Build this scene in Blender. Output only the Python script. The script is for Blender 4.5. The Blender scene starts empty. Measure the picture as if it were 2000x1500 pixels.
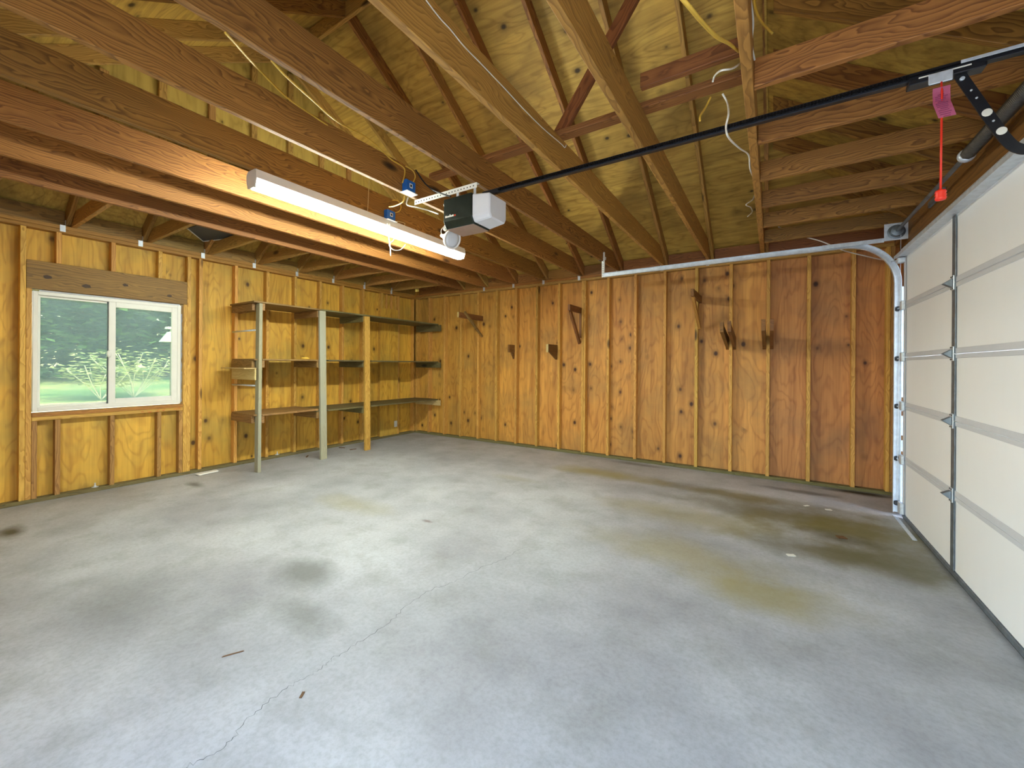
import bpy, bmesh, math, random
from mathutils import Vector, Matrix
random.seed(11)
R = random.random
U = random.uniform
sc = bpy.context.scene
COL = sc.collection

# ------------------------------------------------------------------ camera
F, YAW, ROLL, CY, H = 797.925, 0.56761, 0.00696, 712.28, 1.3867
cam_d = bpy.data.cameras.new('camera')
cam = bpy.data.objects.new('camera', cam_d)
COL.objects.link(cam)
sc.camera = cam
cam_d.sensor_width = 36.0
cam_d.lens = 36.0 * F / 2000.0
cam_d.shift_y = -(750.0 - CY) / 2000.0
cam_d.clip_start = 0.02
cam.matrix_world = Matrix.Translation((0, 0, H)) @ Matrix.Rotation(YAW, 4, 'Z') @ Matrix.Rotation(math.pi / 2, 4, 'X') @ Matrix.Rotation(ROLL, 4, 'Z')

def at(px, py, axis, val):
    """world point where a sight line meets the plane axis = val (used for measuring the room)"""
    X, Y = px - 1000.0, py - CY
    c, s = math.cos(-ROLL), math.sin(-ROLL)
    x, y = X * c - Y * s, X * s + Y * c
    lat, z = x / F, -y / F
    D = Vector((math.cos(YAW) * lat - math.sin(YAW), math.sin(YAW) * lat + math.cos(YAW), z))
    O = Vector((0, 0, H))
    return O + D * ((val - O[axis]) / D[axis])

# ------------------------------------------------------------------ room numbers
XW, YF, XD = -6.098, 5.924, 1.023          # stud faces of window wall and stud wall, inner face of the door
YN = -0.72                                 # wall behind the camera
XE = 1.10                                  # framing face of the door wall
ZS0, ZS1, ZP = 0.038, 2.695, 2.771         # stud foot, stud head, top of the plates
SL, ZR = 0.64, 2.80                        # roof slope, rafter underside at the wall
SP = 0.4064
XG0, XG1 = -4.92, -0.133                   # gable trusses
def zback(y): return ZR + SL * (YF - y)
def zfront(y): return ZR + SL * (y - YN)
YR = (YF + YN) / 2
ZRIDGE = ZR + SL * (YF - YR)
RD = 0.165                                 # rafter depth measured upright

# ------------------------------------------------------------------ materials
def new_mat(name):
    m = bpy.data.materials.new(name); m.use_nodes = True
    nt = m.node_tree
    for n in list(nt.nodes): nt.nodes.remove(n)
    out = nt.nodes.new('ShaderNodeOutputMaterial')
    b = nt.nodes.new('ShaderNodeBsdfPrincipled')
    nt.links.new(b.outputs[0], out.inputs[0])
    return m, nt, b, out

class NT:
    def __init__(s, nt): s.nt = nt
    def n(s, t, **kw):
        o = s.nt.nodes.new(t)
        for k, v in kw.items():
            if k.startswith('i_'):
                key = k[2:]
                o.inputs[int(key) if key.isdigit() else key.replace('_', ' ')].default_value = v
            else: setattr(o, k, v)
        return o
    def l(s, a, b): s.nt.links.new(a, b)
    def math(s, op, a, b=None, c=None):
        o = s.n('ShaderNodeMath', operation=op)
        for i, v in enumerate((a, b, c)):
            if v is None: continue
            if isinstance(v, (int, float)): o.inputs[i].default_value = v
            else: s.l(v, o.inputs[i])
        return o.outputs[0]
    def vmath(s, op, a, b):
        o = s.n('ShaderNodeVectorMath', operation=op)
        for i, v in enumerate((a, b)):
            if isinstance(v, (tuple, list)): o.inputs[i].default_value = v
            else: s.l(v, o.inputs[i])
        return o.outputs[0]
    def mix(s, fac, a, b, mode='MIX'):
        o = s.n('ShaderNodeMix', data_type='RGBA', blend_type=mode)
        for i, v in ((0, fac), (6, a), (7, b)):
            if isinstance(v, (int, float)): o.inputs[i].default_value = v
            elif isinstance(v, (tuple, list)): o.inputs[i].default_value = tuple(v) + ((1,) if len(v) == 3 else ())
            else: s.l(v, o.inputs[i])
        return o.outputs[2]
    def ramp(s, fac, stops, interp='LINEAR'):
        o = s.n('ShaderNodeValToRGB'); cr = o.color_ramp; cr.interpolation = interp
        while len(cr.elements) > 1: cr.elements.remove(cr.elements[-1])
        for i, (p, c) in enumerate(stops):
            e = cr.elements[0] if i == 0 else cr.elements.new(p)
            e.position = p
            e.color = (c, c, c, 1) if isinstance(c, (int, float)) else tuple(c) + (1,)
        s.l(fac, o.inputs[0]); return o.outputs[0]
    def noise(s, vec, scale, detail=3, rough=.55, dist=0.0):
        o = s.n('ShaderNodeTexNoise'); o.inputs['Scale'].default_value = scale; o.inputs['Detail'].default_value = detail
        o.inputs['Roughness'].default_value = rough; o.inputs['Distortion'].default_value = dist
        s.l(vec, o.inputs['Vector']); return o.outputs['Fac']
    def bump(s, h, strength, dist=.002):
        o = s.n('ShaderNodeBump'); o.inputs['Strength'].default_value = strength; o.inputs['Distance'].default_value = dist
        s.l(h, o.inputs['Height']); return o.outputs[0]

def hx(h):
    h = h.lstrip('#'); v = [int(h[i:i + 2], 16) / 255 for i in (0, 2, 4)]
    return tuple(x / 12.92 if x <= .04045 else ((x + .055) / 1.055) ** 2.4 for x in v)

def wood(name, light, dark, rings=9.0, knots=.5, vary=.25, rough=.62, grey=None):
    """sawn lumber: the grain runs along the board's own X axis"""
    m, nt, b, out = new_mat(name); t = NT(nt)
    tc = t.n('ShaderNodeTexCoord').outputs['Object']; rnd = t.n('ShaderNodeObjectInfo').outputs['Random']
    off = t.n('ShaderNodeCombineXYZ')
    t.l(t.math('MULTIPLY', rnd, 37.0), off.inputs[0]); t.l(t.math('MULTIPLY', rnd, 3.1), off.inputs[1]); t.l(t.math('MULTIPLY', rnd, .17), off.inputs[2])
    v = t.vmath('ADD', tc, off.outputs[0])
    warpn = t.noise(t.vmath('MULTIPLY', v, (1.5, 5, 5)), 1.0, 3)
    warp = t.math('MULTIPLY', t.math('SUBTRACT', warpn, .5), .26)
    sx = t.n('ShaderNodeSeparateXYZ'); t.l(t.vmath('ADD', tc, (0, 0.03, 0.0)), sx.inputs[0])
    # growth rings around a pith line lying off the board
    zy = t.math('ADD', sx.outputs[2], t.math('ADD', warp, t.math('MULTIPLY', t.math('SUBTRACT', rnd, .5), .12)))
    yy = t.math('ADD', sx.outputs[1], t.math('MULTIPLY', warp, .5))
    r = t.math('SQRT', t.math('ADD', t.math('MULTIPLY', zy, zy), t.math('MULTIPLY', yy, yy)))
    fine = t.noise(t.vmath('MULTIPLY', v, (3, 26, 26)), 1.0, 4, .6)
    ph = t.math('ADD', t.math('MULTIPLY', r, rings * 6.5), t.math('MULTIPLY', fine, .7))
    ring = t.math('FRACT', ph)
    ringc = t.ramp(ring, [(0, .15), (.55, .55), (.86, 1.0), (.97, .1), (1, .15)])
    strk = t.noise(t.vmath('MULTIPLY', v, (2.5, 160, 160)), 1.0, 2, .5)
    f = t.math('ADD', t.math('MULTIPLY', ringc, .62), t.math('ADD', t.math('MULTIPLY', strk, .22), t.math('MULTIPLY', fine, .18)))
    c = t.mix(f, light, dark)
    big = t.noise(t.vmath('MULTIPLY', v, (.8, 3, 3)), 1.0, 3, .6)
    c = t.mix(t.ramp(big, [(.35, 0.0), (.75, .35)]), c, tuple(x * .62 for x in dark), 'MIX')
    if knots > 0:
        vo = t.n('ShaderNodeTexVoronoi'); vo.inputs['Scale'].default_value = 1.0
        t.l(t.vmath('MULTIPLY', v, (1.7, 4.6, 4.6)), vo.inputs['Vector'])
        csep = t.n('ShaderNodeSeparateColor'); t.l(vo.outputs['Color'], csep.inputs[0])
        pick = t.math('GREATER_THAN', csep.outputs[0], 1.0 - knots * .5)
        k = t.math('MULTIPLY', pick, t.ramp(vo.outputs['Distance'], [(.05, 1), (.1, .75), (.16, .0)]))
        c = t.mix(k, c, tuple(x * .25 for x in dark))
    if grey:
        c = t.mix(t.ramp(big, [(.3, .25), (.7, .9)]), c, grey)
    hv = t.n('ShaderNodeHueSaturation')
    t.l(t.math('ADD', .5, t.math('MULTIPLY', t.math('SUBTRACT', rnd, .5), .018)), hv.inputs['Hue'])
    t.l(t.math('ADD', 1.0, t.math('MULTIPLY', t.math('SUBTRACT', t.math('FRACT', t.math('MULTIPLY', rnd, 7.3)), .5), vary)), hv.inputs['Value'])
    t.l(c, hv.inputs['Color'])
    t.l(hv.outputs[0], b.inputs['Base Color'])
    b.inputs['Roughness'].default_value = rough
    t.l(t.bump(t.math('ADD', t.math('MULTIPLY', ringc, .4), strk), .25, .0012), b.inputs['Normal'])
    return m

def plywood(name, light, dark, along='Z', knots=.35, panels=None, mottle=(.4, .37, .2), mott_amt=.3, rough=.6):
    """rotary-cut plywood: wandering contour figure, plugs and knots; grain along the named axis"""
    m, nt, b, out = new_mat(name); t = NT(nt)
    tc = t.n('ShaderNodeTexCoord').outputs['Object']
    ax = 'XYZ'.index(along)
    sep = t.n('ShaderNodeSeparateXYZ'); t.l(tc, sep.inputs[0])
    # every panel (1.22 m) has its own figure
    o1 = (0, 0, 1)[ax] if ax < 2 else 0
    s3 = [1.0] * 3; s3[ax] = .26
    pan = t.math('FLOOR', t.math('DIVIDE', t.math('ADD', sep.outputs[1 if ax == 0 else 0], t.math('ADD', sep.outputs[1 if ax != 1 else 2], .62)), 1.2192))
    wn = t.n('ShaderNodeTexWhiteNoise', noise_dimensions='1D'); t.l(pan, wn.inputs['W'])
    ov = t.n('ShaderNodeCombineXYZ')
    for i in range(3): t.l(t.math('MULTIPLY', wn.outputs['Value'], 31.0 + 7 * i), ov.inputs[i])
    v = t.vmath('ADD', t.vmath('MULTIPLY', tc, s3), ov.outputs[0])
    field = t.noise(v, 2.6, 3.0, .5, .3)
    con = t.math('SINE', t.math('MULTIPLY', field, 92.0))
    s4 = [70.0] * 3; s4[ax] = 1.6
    strk = t.noise(t.vmath('MULTIPLY', tc, s4), 1.0, 3, .6)
    s5 = [14.0] * 3; s5[ax] = .8
    band = t.noise(t.vmath('ADD', t.vmath('MULTIPLY', tc, s5), ov.outputs[0]), 1.0, 2, .5)
    f = t.math('ADD', t.math('MULTIPLY', t.ramp(t.math('MULTIPLY_ADD', con, .5, .5), [(0, 0), (.6, .12), (.86, .55), (1, 1)]), .25),
               t.math('ADD', t.math('MULTIPLY', t.ramp(strk, [(.3, 0.), (.7, 1.)]), .24), t.math('MULTIPLY', t.ramp(band, [(.3, 0.), (.7, 1.)]), .40)))
    c = t.mix(f, light, dark)
    mo = t.noise(t.vmath('ADD', tc, (3.3, 1.7, 9.1)), 1.7, 4, .6)
    c = t.mix(t.math('MULTIPLY', t.ramp(mo, [(.45, 0.), (.72, 1.)]), mott_amt), c, mottle)
    vo = t.n('ShaderNodeTexVoronoi'); vo.inputs['Scale'].default_value = 6.6
    s6 = [1.0] * 3; s6[ax] = .75
    t.l(t.vmath('ADD', t.vmath('MULTIPLY', tc, s6), ov.outputs[0]), vo.inputs['Vector'])
    cs = t.n('ShaderNodeSeparateColor'); t.l(vo.outputs['Color'], cs.inputs[0])
    pick = t.math('GREATER_THAN', cs.outputs[0], 1.0 - knots)
    t1 = t.math('MULTIPLY', pick, t.ramp(t.math('DIVIDE', vo.outputs['Distance'], t.math('MULTIPLY_ADD', cs.outputs[1], 1.1, .4)), [(.075, 1), (.1, .8), (.15, .32), (.3, 0)]))
    c = t.mix(t1, c, tuple(x * .22 for x in dark))
    val = t.math('MULTIPLY_ADD', wn.outputs['Value'], .24, .88)
    if panels is not None:
        axis_i, stops = panels
        mp = t.n('ShaderNodeMapRange'); mp.inputs['From Min'].default_value = -8; mp.inputs['From Max'].default_value = 8
        t.l(sep.outputs[axis_i], mp.inputs[0])
        tint = t.ramp(mp.outputs[0], [((p + 8) / 16, col) for p, col in stops], 'LINEAR')
        c = t.mix(1.0, c, tint, 'MULTIPLY')
    hv = t.n('ShaderNodeHueSaturation'); t.l(val, hv.inputs['Value']); t.l(c, hv.inputs['Color'])
    t.l(hv.outputs[0], b.inputs['Base Color'])
    b.inputs['Roughness'].default_value = rough
    t.l(t.bump(t.math('ADD', strk, t.math('MULTIPLY', con, .2)), .25, .001), b.inputs['Normal'])
    return m

def plain(name, col, rough=.5, metal=0.0, var=.06, nscale=30.0, bump=.05, emit=None, estr=0.0, trans=0.0, streak=None):
    m, nt, b, out = new_mat(name); t = NT(nt)
    tc = t.n('ShaderNodeTexCoord').outputs['Object']
    if streak: tc = t.vmath('MULTIPLY', tc, streak)
    n = t.noise(tc, nscale, 4, .6)
    c = t.mix(t.ramp(n, [(.3, 0.), (.7, 1.)]), tuple(max(0, x * (1 - var)) for x in col), tuple(min(1, x * (1 + var)) for x in col))
    t.l(c, b.inputs['Base Color'])
    t.l(t.math('MULTIPLY_ADD', n, .16, rough - .08), b.inputs['Roughness'])
    b.inputs['Metallic'].default_value = metal
    if bump: t.l(t.bump(n, bump, .001), b.inputs['Normal'])
    if emit:
        b.inputs['Emission Color'].default_value = tuple(emit) + (1,); b.inputs['Emission Strength'].default_value = estr
    if trans: b.inputs['Transmission Weight'].default_value = trans
    return m

M = {}
M['stud'] = wood('stud_lumber', hx('#f0bf61'), hx('#aa7429'), 8, .5)
M['joist'] = wood('joist_lumber', hx('#c88d44'), hx('#58310d'), 10, .35, .3)
M['joist_y'] = wood('pale_joist_lumber', hx('#d09f4c'), hx('#7e5622'), 9, .35, .2)
M['rafter'] = wood('rafter_lumber', hx('#cf9f54'), hx('#7a5524'), 9, .4)
M['red'] = wood('reddish_lumber', hx('#b5783f'), hx('#673a1b'), 9, .3)
M['plate'] = wood('plate_lumber', hx('#c28a3c'), hx('#85561f'), 8, .4)
M['treated'] = wood('treated_plate_lumber', hx('#857a4c'), hx('#544c2d'), 7, .2, .15, .8)
M['header'] = wood('header_lumber', hx('#ad8540'), hx('#60481c'), 7, 1.5)
M['dark'] = wood('dark_header_lumber', hx('#9a6526'), hx('#54330f'), 8, .4)
M['grey'] = wood('weathered_post_lumber', hx('#bab086'), hx('#857a54'), 7, .25, .2, .75, hx('#a3a594'))
M['shelf'] = wood('shelf_board', hx('#a8824a'), hx('#664a24'), 6, .2)
M['shelf_d'] = wood('grey_shelf_board', hx('#7d7248'), hx('#4d452a'), 6, .2)
M['pale'] = wood('pale_shelf_wood', hx('#d9c68e'), hx('#b79a5c'), 6, .2)
M['brk'] = wood('bracket_wood', hx('#96642f'), hx('#5b3816'), 8, .2)
M['ply_w'] = plywood('window_wall_plywood', hx('#eebc49'), hx('#a26c1b'), 'Z', .3, mottle=hx('#968a44'), mott_amt=.55)
M['ply_b'] = plywood('stud_wall_plywood', hx('#e0a954'), hx('#915521'), 'Z', .42,
                     panels=(0, [(-6.3, (.98, 1.06, .8)), (-4.4, (.98, 1.0, .8)), (-3.2, (1.0, .95, .88)), (-.1, (1.04, .97, .97)), (-.05, (.86, .74, .92)), (1.3, (.8, .62, .7))]), mottle=hx('#7d6a45'), mott_amt=.5)  # yellow-green toward the shelf corner paints in lamp colour; browner end panels are real
M['ply_r'] = plywood('roof_sheathing_plywood', hx('#d4ae52'), hx('#7c5a1e'), 'X', .4, mottle=hx('#5f4620'), mott_amt=.5)
M['ply_g'] = plywood('gable_plywood', hx('#cfae55'), hx('#9a7a34'), 'Z', .15, mottle=hx('#8d8040'), mott_amt=.2)
M['galv'] = plain('galvanised_steel', hx('#d3dbe4'), .42, .45, .14, 25, .08)
M['galv_d'] = plain('dull_galvanised_steel', hx('#7d8790'), .5, .7, .3, 18, .1, streak=(1, 1, .3))
M['white'] = plain('white_vinyl', hx('#e6e6de'), .35, 0, .02, 12, .02)
M['doorw'] = plain('cream_door_skin', hx('#f8f9fb'), .45, 0, .015, 6, .06, streak=(1, 1, .25))
M['doorrail'] = plain('pale_grey_door_edge', hx('#d2d4da'), .5, 0, .03, 10, .05)
M['black'] = plain('black_painted_steel', hx('#22242a'), .35, .3, .15, 30, .04)
M['chain'] = plain('black_drive_chain', hx('#141418'), .35, .6, .3, 60, .2)
M['spring'] = plain('oily_spring_steel', hx('#5e5a55'), .45, .75, .25, 40, .1)
M['housing'] = plain('dark_green_grey_housing', hx('#2e3630'), .3, .55, .15, 14, .03)
M['chrome'] = plain('brushed_bottom_plate', hx('#b8a8a4'), .3, .5, .1, 10, .02)
M['lens'] = plain('frosted_light_cover', hx('#dfe0e4'), .45, 0, .02, 10, .02)
M['lampw'] = plain('white_lamp_shell', hx('#eeeae4'), .35, 0, .03, 10, .02)
M['fixture'] = plain('white_enamel_reflector', hx('#dad8d0'), .35, 0, .03, 10, .02)
M['tube'] = plain('glowing_tube', (1, 1, 1), .4, 0, 0, 5, 0, emit=(.94, 1.0, .88), estr=76.0)
M['blue'] = plain('blue_box_plastic', hx('#1f66b4'), .4, 0, .08, 15, .03)
M['yellow'] = plain('yellow_cable_jacket', hx('#d9b044'), .5, 0, .08, 20, .03)
M['wire'] = plain('white_cable_jacket', hx('#dcd6ca'), .5, 0, .05, 20, .03)
M['redp'] = plain('red_plastic', hx('#e8321f'), .4, 0, .05, 15, .03)
M['tag'] = plain('pink_tag_card', hx('#d8759b'), .6, 0, .06, 15, .03)
M['ink'] = plain('purple_tag_ink', hx('#8a3560'), .6, 0, .05, 15, 0)
M['paper'] = plain('white_paper', hx('#e4e2d8'), .7, 0, .05, 20, .05)
M['sheet'] = plain('slate_grey_sheet', hx('#3c4448'), .6, 0, .1, 12, .04)
M['rubber'] = plain('black_rubber', hx('#1d1d20'), .7, 0, .1, 20, .05)
M['wrap'] = plain('white_house_wrap', hx('#dfe4ee'), .6, 0, .03, 10, .1)
M['leafbit'] = plain('dry_leaf', hx('#6a4a2a'), .7, 0, .2, 20, .1)
M['twine'] = plain('tan_twine', hx('#c9b07a'), .8, 0, .1, 60, .1)
M['knot'] = plain('dark_wood_knot', hx('#3c2712'), .6, 0, .25, 60, .1)
M['redink'] = plain('red_crayon', hx('#c4421f'), .7, 0, .1, 30, 0)

def floor_mat():
    m, nt, b, out = new_mat('stained_concrete'); t = NT(nt)
    tc = t.n('ShaderNodeTexCoord').outputs['Object']
    n1 = t.noise(tc, .9, 5, .62); n2 = t.noise(t.vmath('ADD', tc, (7, 3, 0)), 3.2, 5, .65); n3 = t.noise(tc, 42, 4, .7)
    c = t.mix(t.ramp(n1, [(.34, 0.), (.66, 1.)]), hx('#94969a'), hx('#bfc3c6'))
    c = t.mix(t.math('MULTIPLY', t.ramp(n2, [(.5, 0.), (.72, 1.)]), .45), c, hx('#85877f'))
    c = t.mix(t.math('MULTIPLY', t.ramp(n3, [(.42, 0.), (.75, 1.)]), .34), c, hx('#6d6d66'))
    sep = t.n('ShaderNodeSeparateXYZ'); t.l(tc, sep.inputs[0])
    wob = t.math('MULTIPLY', t.math('SUBTRACT', t.noise(tc, 2.0, 5, .65), .5), 1.5)
    def stain(x, y, rx, ry, col, amt, rot=0.0):
        nonlocal c
        dx = t.math('SUBTRACT', sep.outputs[0], x); dy = t.math('SUBTRACT', sep.outputs[1], y)
        ca, sa = math.cos(rot), math.sin(rot)
        u = t.math('DIVIDE', t.math('ADD', t.math('MULTIPLY', dx, ca), t.math('MULTIPLY', dy, sa)), rx)
        w = t.math('DIVIDE', t.math('SUBTRACT', t.math('MULTIPLY', dy, ca), t.math('MULTIPLY', dx, sa)), ry)
        d = t.math('SQRT', t.math('ADD', t.math('MULTIPLY', u, u), t.math('MULTIPLY', w, w)))
        d = t.math('ADD', d, wob)
        c = t.mix(t.math('MULTIPLY', t.ramp(d, [(.25, 1.), (1.05, 0.)]), min(1.0, amt * 1.25)), c, col)
    oil = hx('#5a5526'); tan = hx('#938a52'); drk = hx('#62655f')
    for px, py, rx, ry, col, amt in ((1670, 962, .5, .12, hx('#201c12'), .9), (1500, 1000, 1.0, .35, oil, .55), (1600, 1075, .75, .3, oil, .6), (1350, 1010, 1.0, .35, tan, .4), (1680, 1040, .9, .55, hx('#6f6732'), .7), (1420, 965, 1.2, .22, hx('#6a6232'), .6), (1330, 1080, 1.0, .35, tan, .4),
                                     (1180, 925, .9, .25, tan, .6), (1250, 908, .5, .12, hx('#3b3524'), .5), (1500, 1160, .6, .3, tan, .5), (600, 1120, .35, .2, drk, .55), (590, 1200, .3, .15, drk, .45),
                                     (20, 1040, .22, .12, hx('#3d3a20'), .75), (1010, 935, .4, .1, tan, .2), (690, 985, .6, .2, tan, .3), (380, 947, .2, .08, drk, .7), (250, 1160, .6, .3, drk, .25),
                                     (1750, 1100, .6, .4, oil, .45), (1560, 960, .5, .1, hx('#2d2a1c'), .5), (835, 1018, .07, .03, hx('#5a3a24'), .5), (1640, 1050, .35, .2, hx('#2f2c1d'), .35)):
        p = at(px, py, 2, 0.0)
        stain(p.x, p.y, rx, ry, col, amt)
    t.l(c, b.inputs['Base Color'])
    t.l(t.math('MULTIPLY_ADD', n2, .25, .42), b.inputs['Roughness'])
    t.l(t.bump(t.math('ADD', n3, n2), .12, .002), b.inputs['Normal'])
    return m
M['floor'] = floor_mat()

def glass_mat():
    m, nt, b, out = new_mat('painted_glare_window_glass'); t = NT(nt)
    tr = t.n('ShaderNodeBsdfTransparent'); tr.inputs[0].default_value = (.54, .57, .47, 1); gl = t.n('ShaderNodeBsdfGlossy'); gl.inputs['Roughness'].default_value = .03
    df = t.n('ShaderNodeBsdfTranslucent'); df.inputs['Color'].default_value = (.93, 1, .97, 1)  # translucent white paints the window glare in as a haze
    n = t.noise(t.n('ShaderNodeTexCoord').outputs['Object'], 2.0, 3)
    fr = t.n('ShaderNodeFresnel'); fr.inputs[0].default_value = 1.35
    m1 = t.n('ShaderNodeMixShader'); t.l(t.math('MULTIPLY_ADD', n, .06, .05), m1.inputs[0]); t.l(tr.outputs[0], m1.inputs[1]); t.l(df.outputs[0], m1.inputs[2])
    m2 = t.n('ShaderNodeMixShader'); t.l(t.math('MULTIPLY', fr.outputs[0], .6), m2.inputs[0]); t.l(m1.outputs[0], m2.inputs[1]); t.l(gl.outputs[0], m2.inputs[2])
    t.l(m2.outputs[0], out.inputs[0]); nt.nodes.remove(b)
    return m
M['glass'] = glass_mat()

def leaf_mat(name, a, bcol):
    m, nt, b, out = new_mat(name); t = NT(nt)
    tc = t.n('ShaderNodeTexCoord').outputs['Object']
    n = t.noise(tc, 1.6, 3, .6); n2 = t.n('ShaderNodeNewGeometry').outputs['Random Per Island']
    c = t.mix(t.math('ADD', t.math('MULTIPLY', t.ramp(n, [(.38, 0.), (.62, 1.)]), .55), t.math('MULTIPLY', n2, .5)), a, bcol)
    t.l(c, b.inputs['Base Color']); b.inputs['Roughness'].default_value = .5
    tl = t.n('ShaderNodeBsdfTranslucent'); t.l(c, tl.inputs[0])
    ms = t.n('ShaderNodeMixShader'); ms.inputs[0].default_value = .3
    t.l(b.outputs[0], ms.inputs[1]); t.l(tl.outputs[0], ms.inputs[2]); t.l(ms.outputs[0], out.inputs[0])
    return m
M['leaf1'] = leaf_mat('dark_tree_leaf', hx('#14240f'), hx('#5f7f45'))
M['leaf2'] = leaf_mat('blue_green_tree_leaf', hx('#1c2c1a'), hx('#728f62'))
M['leaf3'] = leaf_mat('pale_shrub_leaf', hx('#98a566'), hx('#dcdda8'))
M['bark'] = plain('grey_brown_bark', hx('#5a4a3c'), .85, 0, .25, 14, .4)
M['barkp'] = plain('pale_bark', hx('#cfc9b8'), .8, 0, .1, 14, .2)
M['grass'] = None
def grass_mat():
    m, nt, b, out = new_mat('lawn'); t = NT(nt)
    tc = t.n('ShaderNodeTexCoord').outputs['Object']
    n = t.noise(tc, .35, 4, .6); n2 = t.noise(tc, 7, 4, .7)
    c = t.mix(t.ramp(n, [(.4, 0.), (.62, 1.)]), hx('#6d8a55'), hx('#c2b87c'))
    c = t.mix(t.math('MULTIPLY', n2, .45), c, hx('#4f6a41'))
    sp_ = t.n('ShaderNodeSeparateXYZ'); t.l(tc, sp_.inputs[0])
    dr = t.math('ABSOLUTE', t.math('ADD', t.math('ADD', sp_.outputs[0], 13.6), t.math('MULTIPLY', t.math('SUBTRACT', n, .5), 2.2)))
    c = t.mix(t.ramp(dr, [(.45, .95), (.95, 0.)]), c, hx('#e6d8a4'))
    t.l(c, b.inputs['Base Color']); b.inputs['Roughness'].default_value = .9
    t.l(t.bump(n2, .5, .02), b.inputs['Normal'])
    return m
M['grass'] = grass_mat()

# ------------------------------------------------------------------ builders
def link(o, parent=None):
    COL.objects.link(o)
    if parent is not None: o.parent = parent
    return o

def tag(o, label=None, cat=None, group=None, kind=None):
    if label: o['label'] = label
    if cat: o['category'] = cat
    if group: o['group'] = group
    if kind: o['kind'] = kind
    return o

def empty(name, loc=(0, 0, 0)):
    o = bpy.data.objects.new(name, None); o.location = loc; o.empty_display_size = .1
    return link(o)

def mesh_obj(name, bm, mat, parent=None, mw=None, smooth=False, bevel=0.0):
    bmesh.ops.recalc_face_normals(bm, faces=bm.faces)
    if bevel:
        bmesh.ops.bevel(bm, geom=[e for e in bm.edges], offset=bevel, segments=1, affect='EDGES', clamp_overlap=True)
    me = bpy.data.meshes.new(name); bm.to_mesh(me); bm.free()
    for mm in (mat if isinstance(mat, (list, tuple)) else [mat]): me.materials.append(mm)
    if smooth:
        for p in me.polygons: p.use_smooth = True
    o = bpy.data.objects.new(name, me); link(o)
    if mw is not None: o.matrix_world = mw
    if parent is not None:
        o.parent = parent
        o.matrix_parent_inverse = Matrix.Translation(-parent.location) if parent.type == 'EMPTY' else parent.matrix_world.inverted()
    return o

def add_box(bm, x0, x1, y0, y1, z0, z1):
    vs = [bm.verts.new((x, y, z)) for x in (x0, x1) for y in (y0, y1) for z in (z0, z1)]
    for f in ((0, 1, 3, 2), (4, 6, 7, 5), (0, 4, 5, 1), (2, 3, 7, 6), (0, 2, 6, 4), (1, 5, 7, 3)):
        bm.faces.new([vs[i] for i in f])
    return vs

def add_prism(bm, pts, a, b):
    """pts: list of 3-D points of one face; swept by vector b-a"""
    d = Vector(b) - Vector(a)
    v0 = [bm.verts.new(Vector(p)) for p in pts]; v1 = [bm.verts.new(Vector(p) + d) for p in pts]
    n = len(pts)
    bm.faces.new(v0); bm.faces.new(v1[::-1])
    for i in range(n): bm.faces.new((v0[i], v0[(i + 1) % n], v1[(i + 1) % n], v1[i]))

def add_tube(bm, pts, r, seg=8, cap=True):
    pts = [Vector(p) for p in pts]; rings = []
    n0 = None
    for i, p in enumerate(pts):
        d = (pts[min(i + 1, len(pts) - 1)] - pts[max(i - 1, 0)])
        if d.length < 1e-9: d = Vector((0, 0, 1))
        d.normalize()
        if n0 is None:
            n0 = d.orthogonal().normalized()
        else:
            n0 = (n0 - d * n0.dot(d))
            n0 = n0.normalized() if n0.length > 1e-6 else d.orthogonal().normalized()
        b2 = d.cross(n0)
        rr = r[i] if isinstance(r, (list, tuple)) else r
        rings.append([bm.verts.new(p + (n0 * math.cos(2 * math.pi * k / seg) + b2 * math.sin(2 * math.pi * k / seg)) * rr) for k in range(seg)])
    for a, b in zip(rings, rings[1:]):
        for k in range(seg): bm.faces.new((a[k], a[(k + 1) % seg], b[(k + 1) % seg], b[k]))
    if cap:
        bm.faces.new(rings[0][::-1]); bm.faces.new(rings[-1])

def add_lathe(bm, prof, origin, axis, seg=24):
    """prof: (distance along axis, radius)"""
    ax = Vector(axis).normalized(); u = ax.orthogonal().normalized(); w = ax.cross(u); O = Vector(origin)
    rings = []
    for d, r in prof:
        if r < 1e-6: rings.append([bm.verts.new(O + ax * d)])
        else: rings.append([bm.verts.new(O + ax * d + (u * math.cos(2 * math.pi * k / seg) + w * math.sin(2 * math.pi * k / seg)) * r) for k in range(seg)])
    for a, b in zip(rings, rings[1:]):
        for k in range(seg):
            k2 = (k + 1) % seg
            if len(a) == 1 and len(b) == 1: continue
            if len(a) == 1: bm.faces.new((a[0], b[k2], b[k]))
            elif len(b) == 1: bm.faces.new((a[k], a[k2], b[0]))
            else: bm.faces.new((a[k], a[k2], b[k2], b[k]))
    if len(rings[0]) > 1: bm.faces.new(rings[0][::-1])
    if len(rings[-1]) > 1: bm.faces.new(rings[-1])

def spline(pts, n=8):
    P = [Vector(p) for p in pts]; out = []
    for i in range(len(P) - 1):
        p0, p1, p2, p3 = P[max(i - 1, 0)], P[i], P[i + 1], P[min(i + 2, len(P) - 1)]
        for k in range(n):
            s = k / n
            out.append(.5 * ((2 * p1) + (p2 - p0) * s + (2 * p0 - 5 * p1 + 4 * p2 - p3) * s * s + (3 * p1 - p0 - 3 * p2 + p3) * s ** 3))
    out.append(P[-1]); return out

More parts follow.
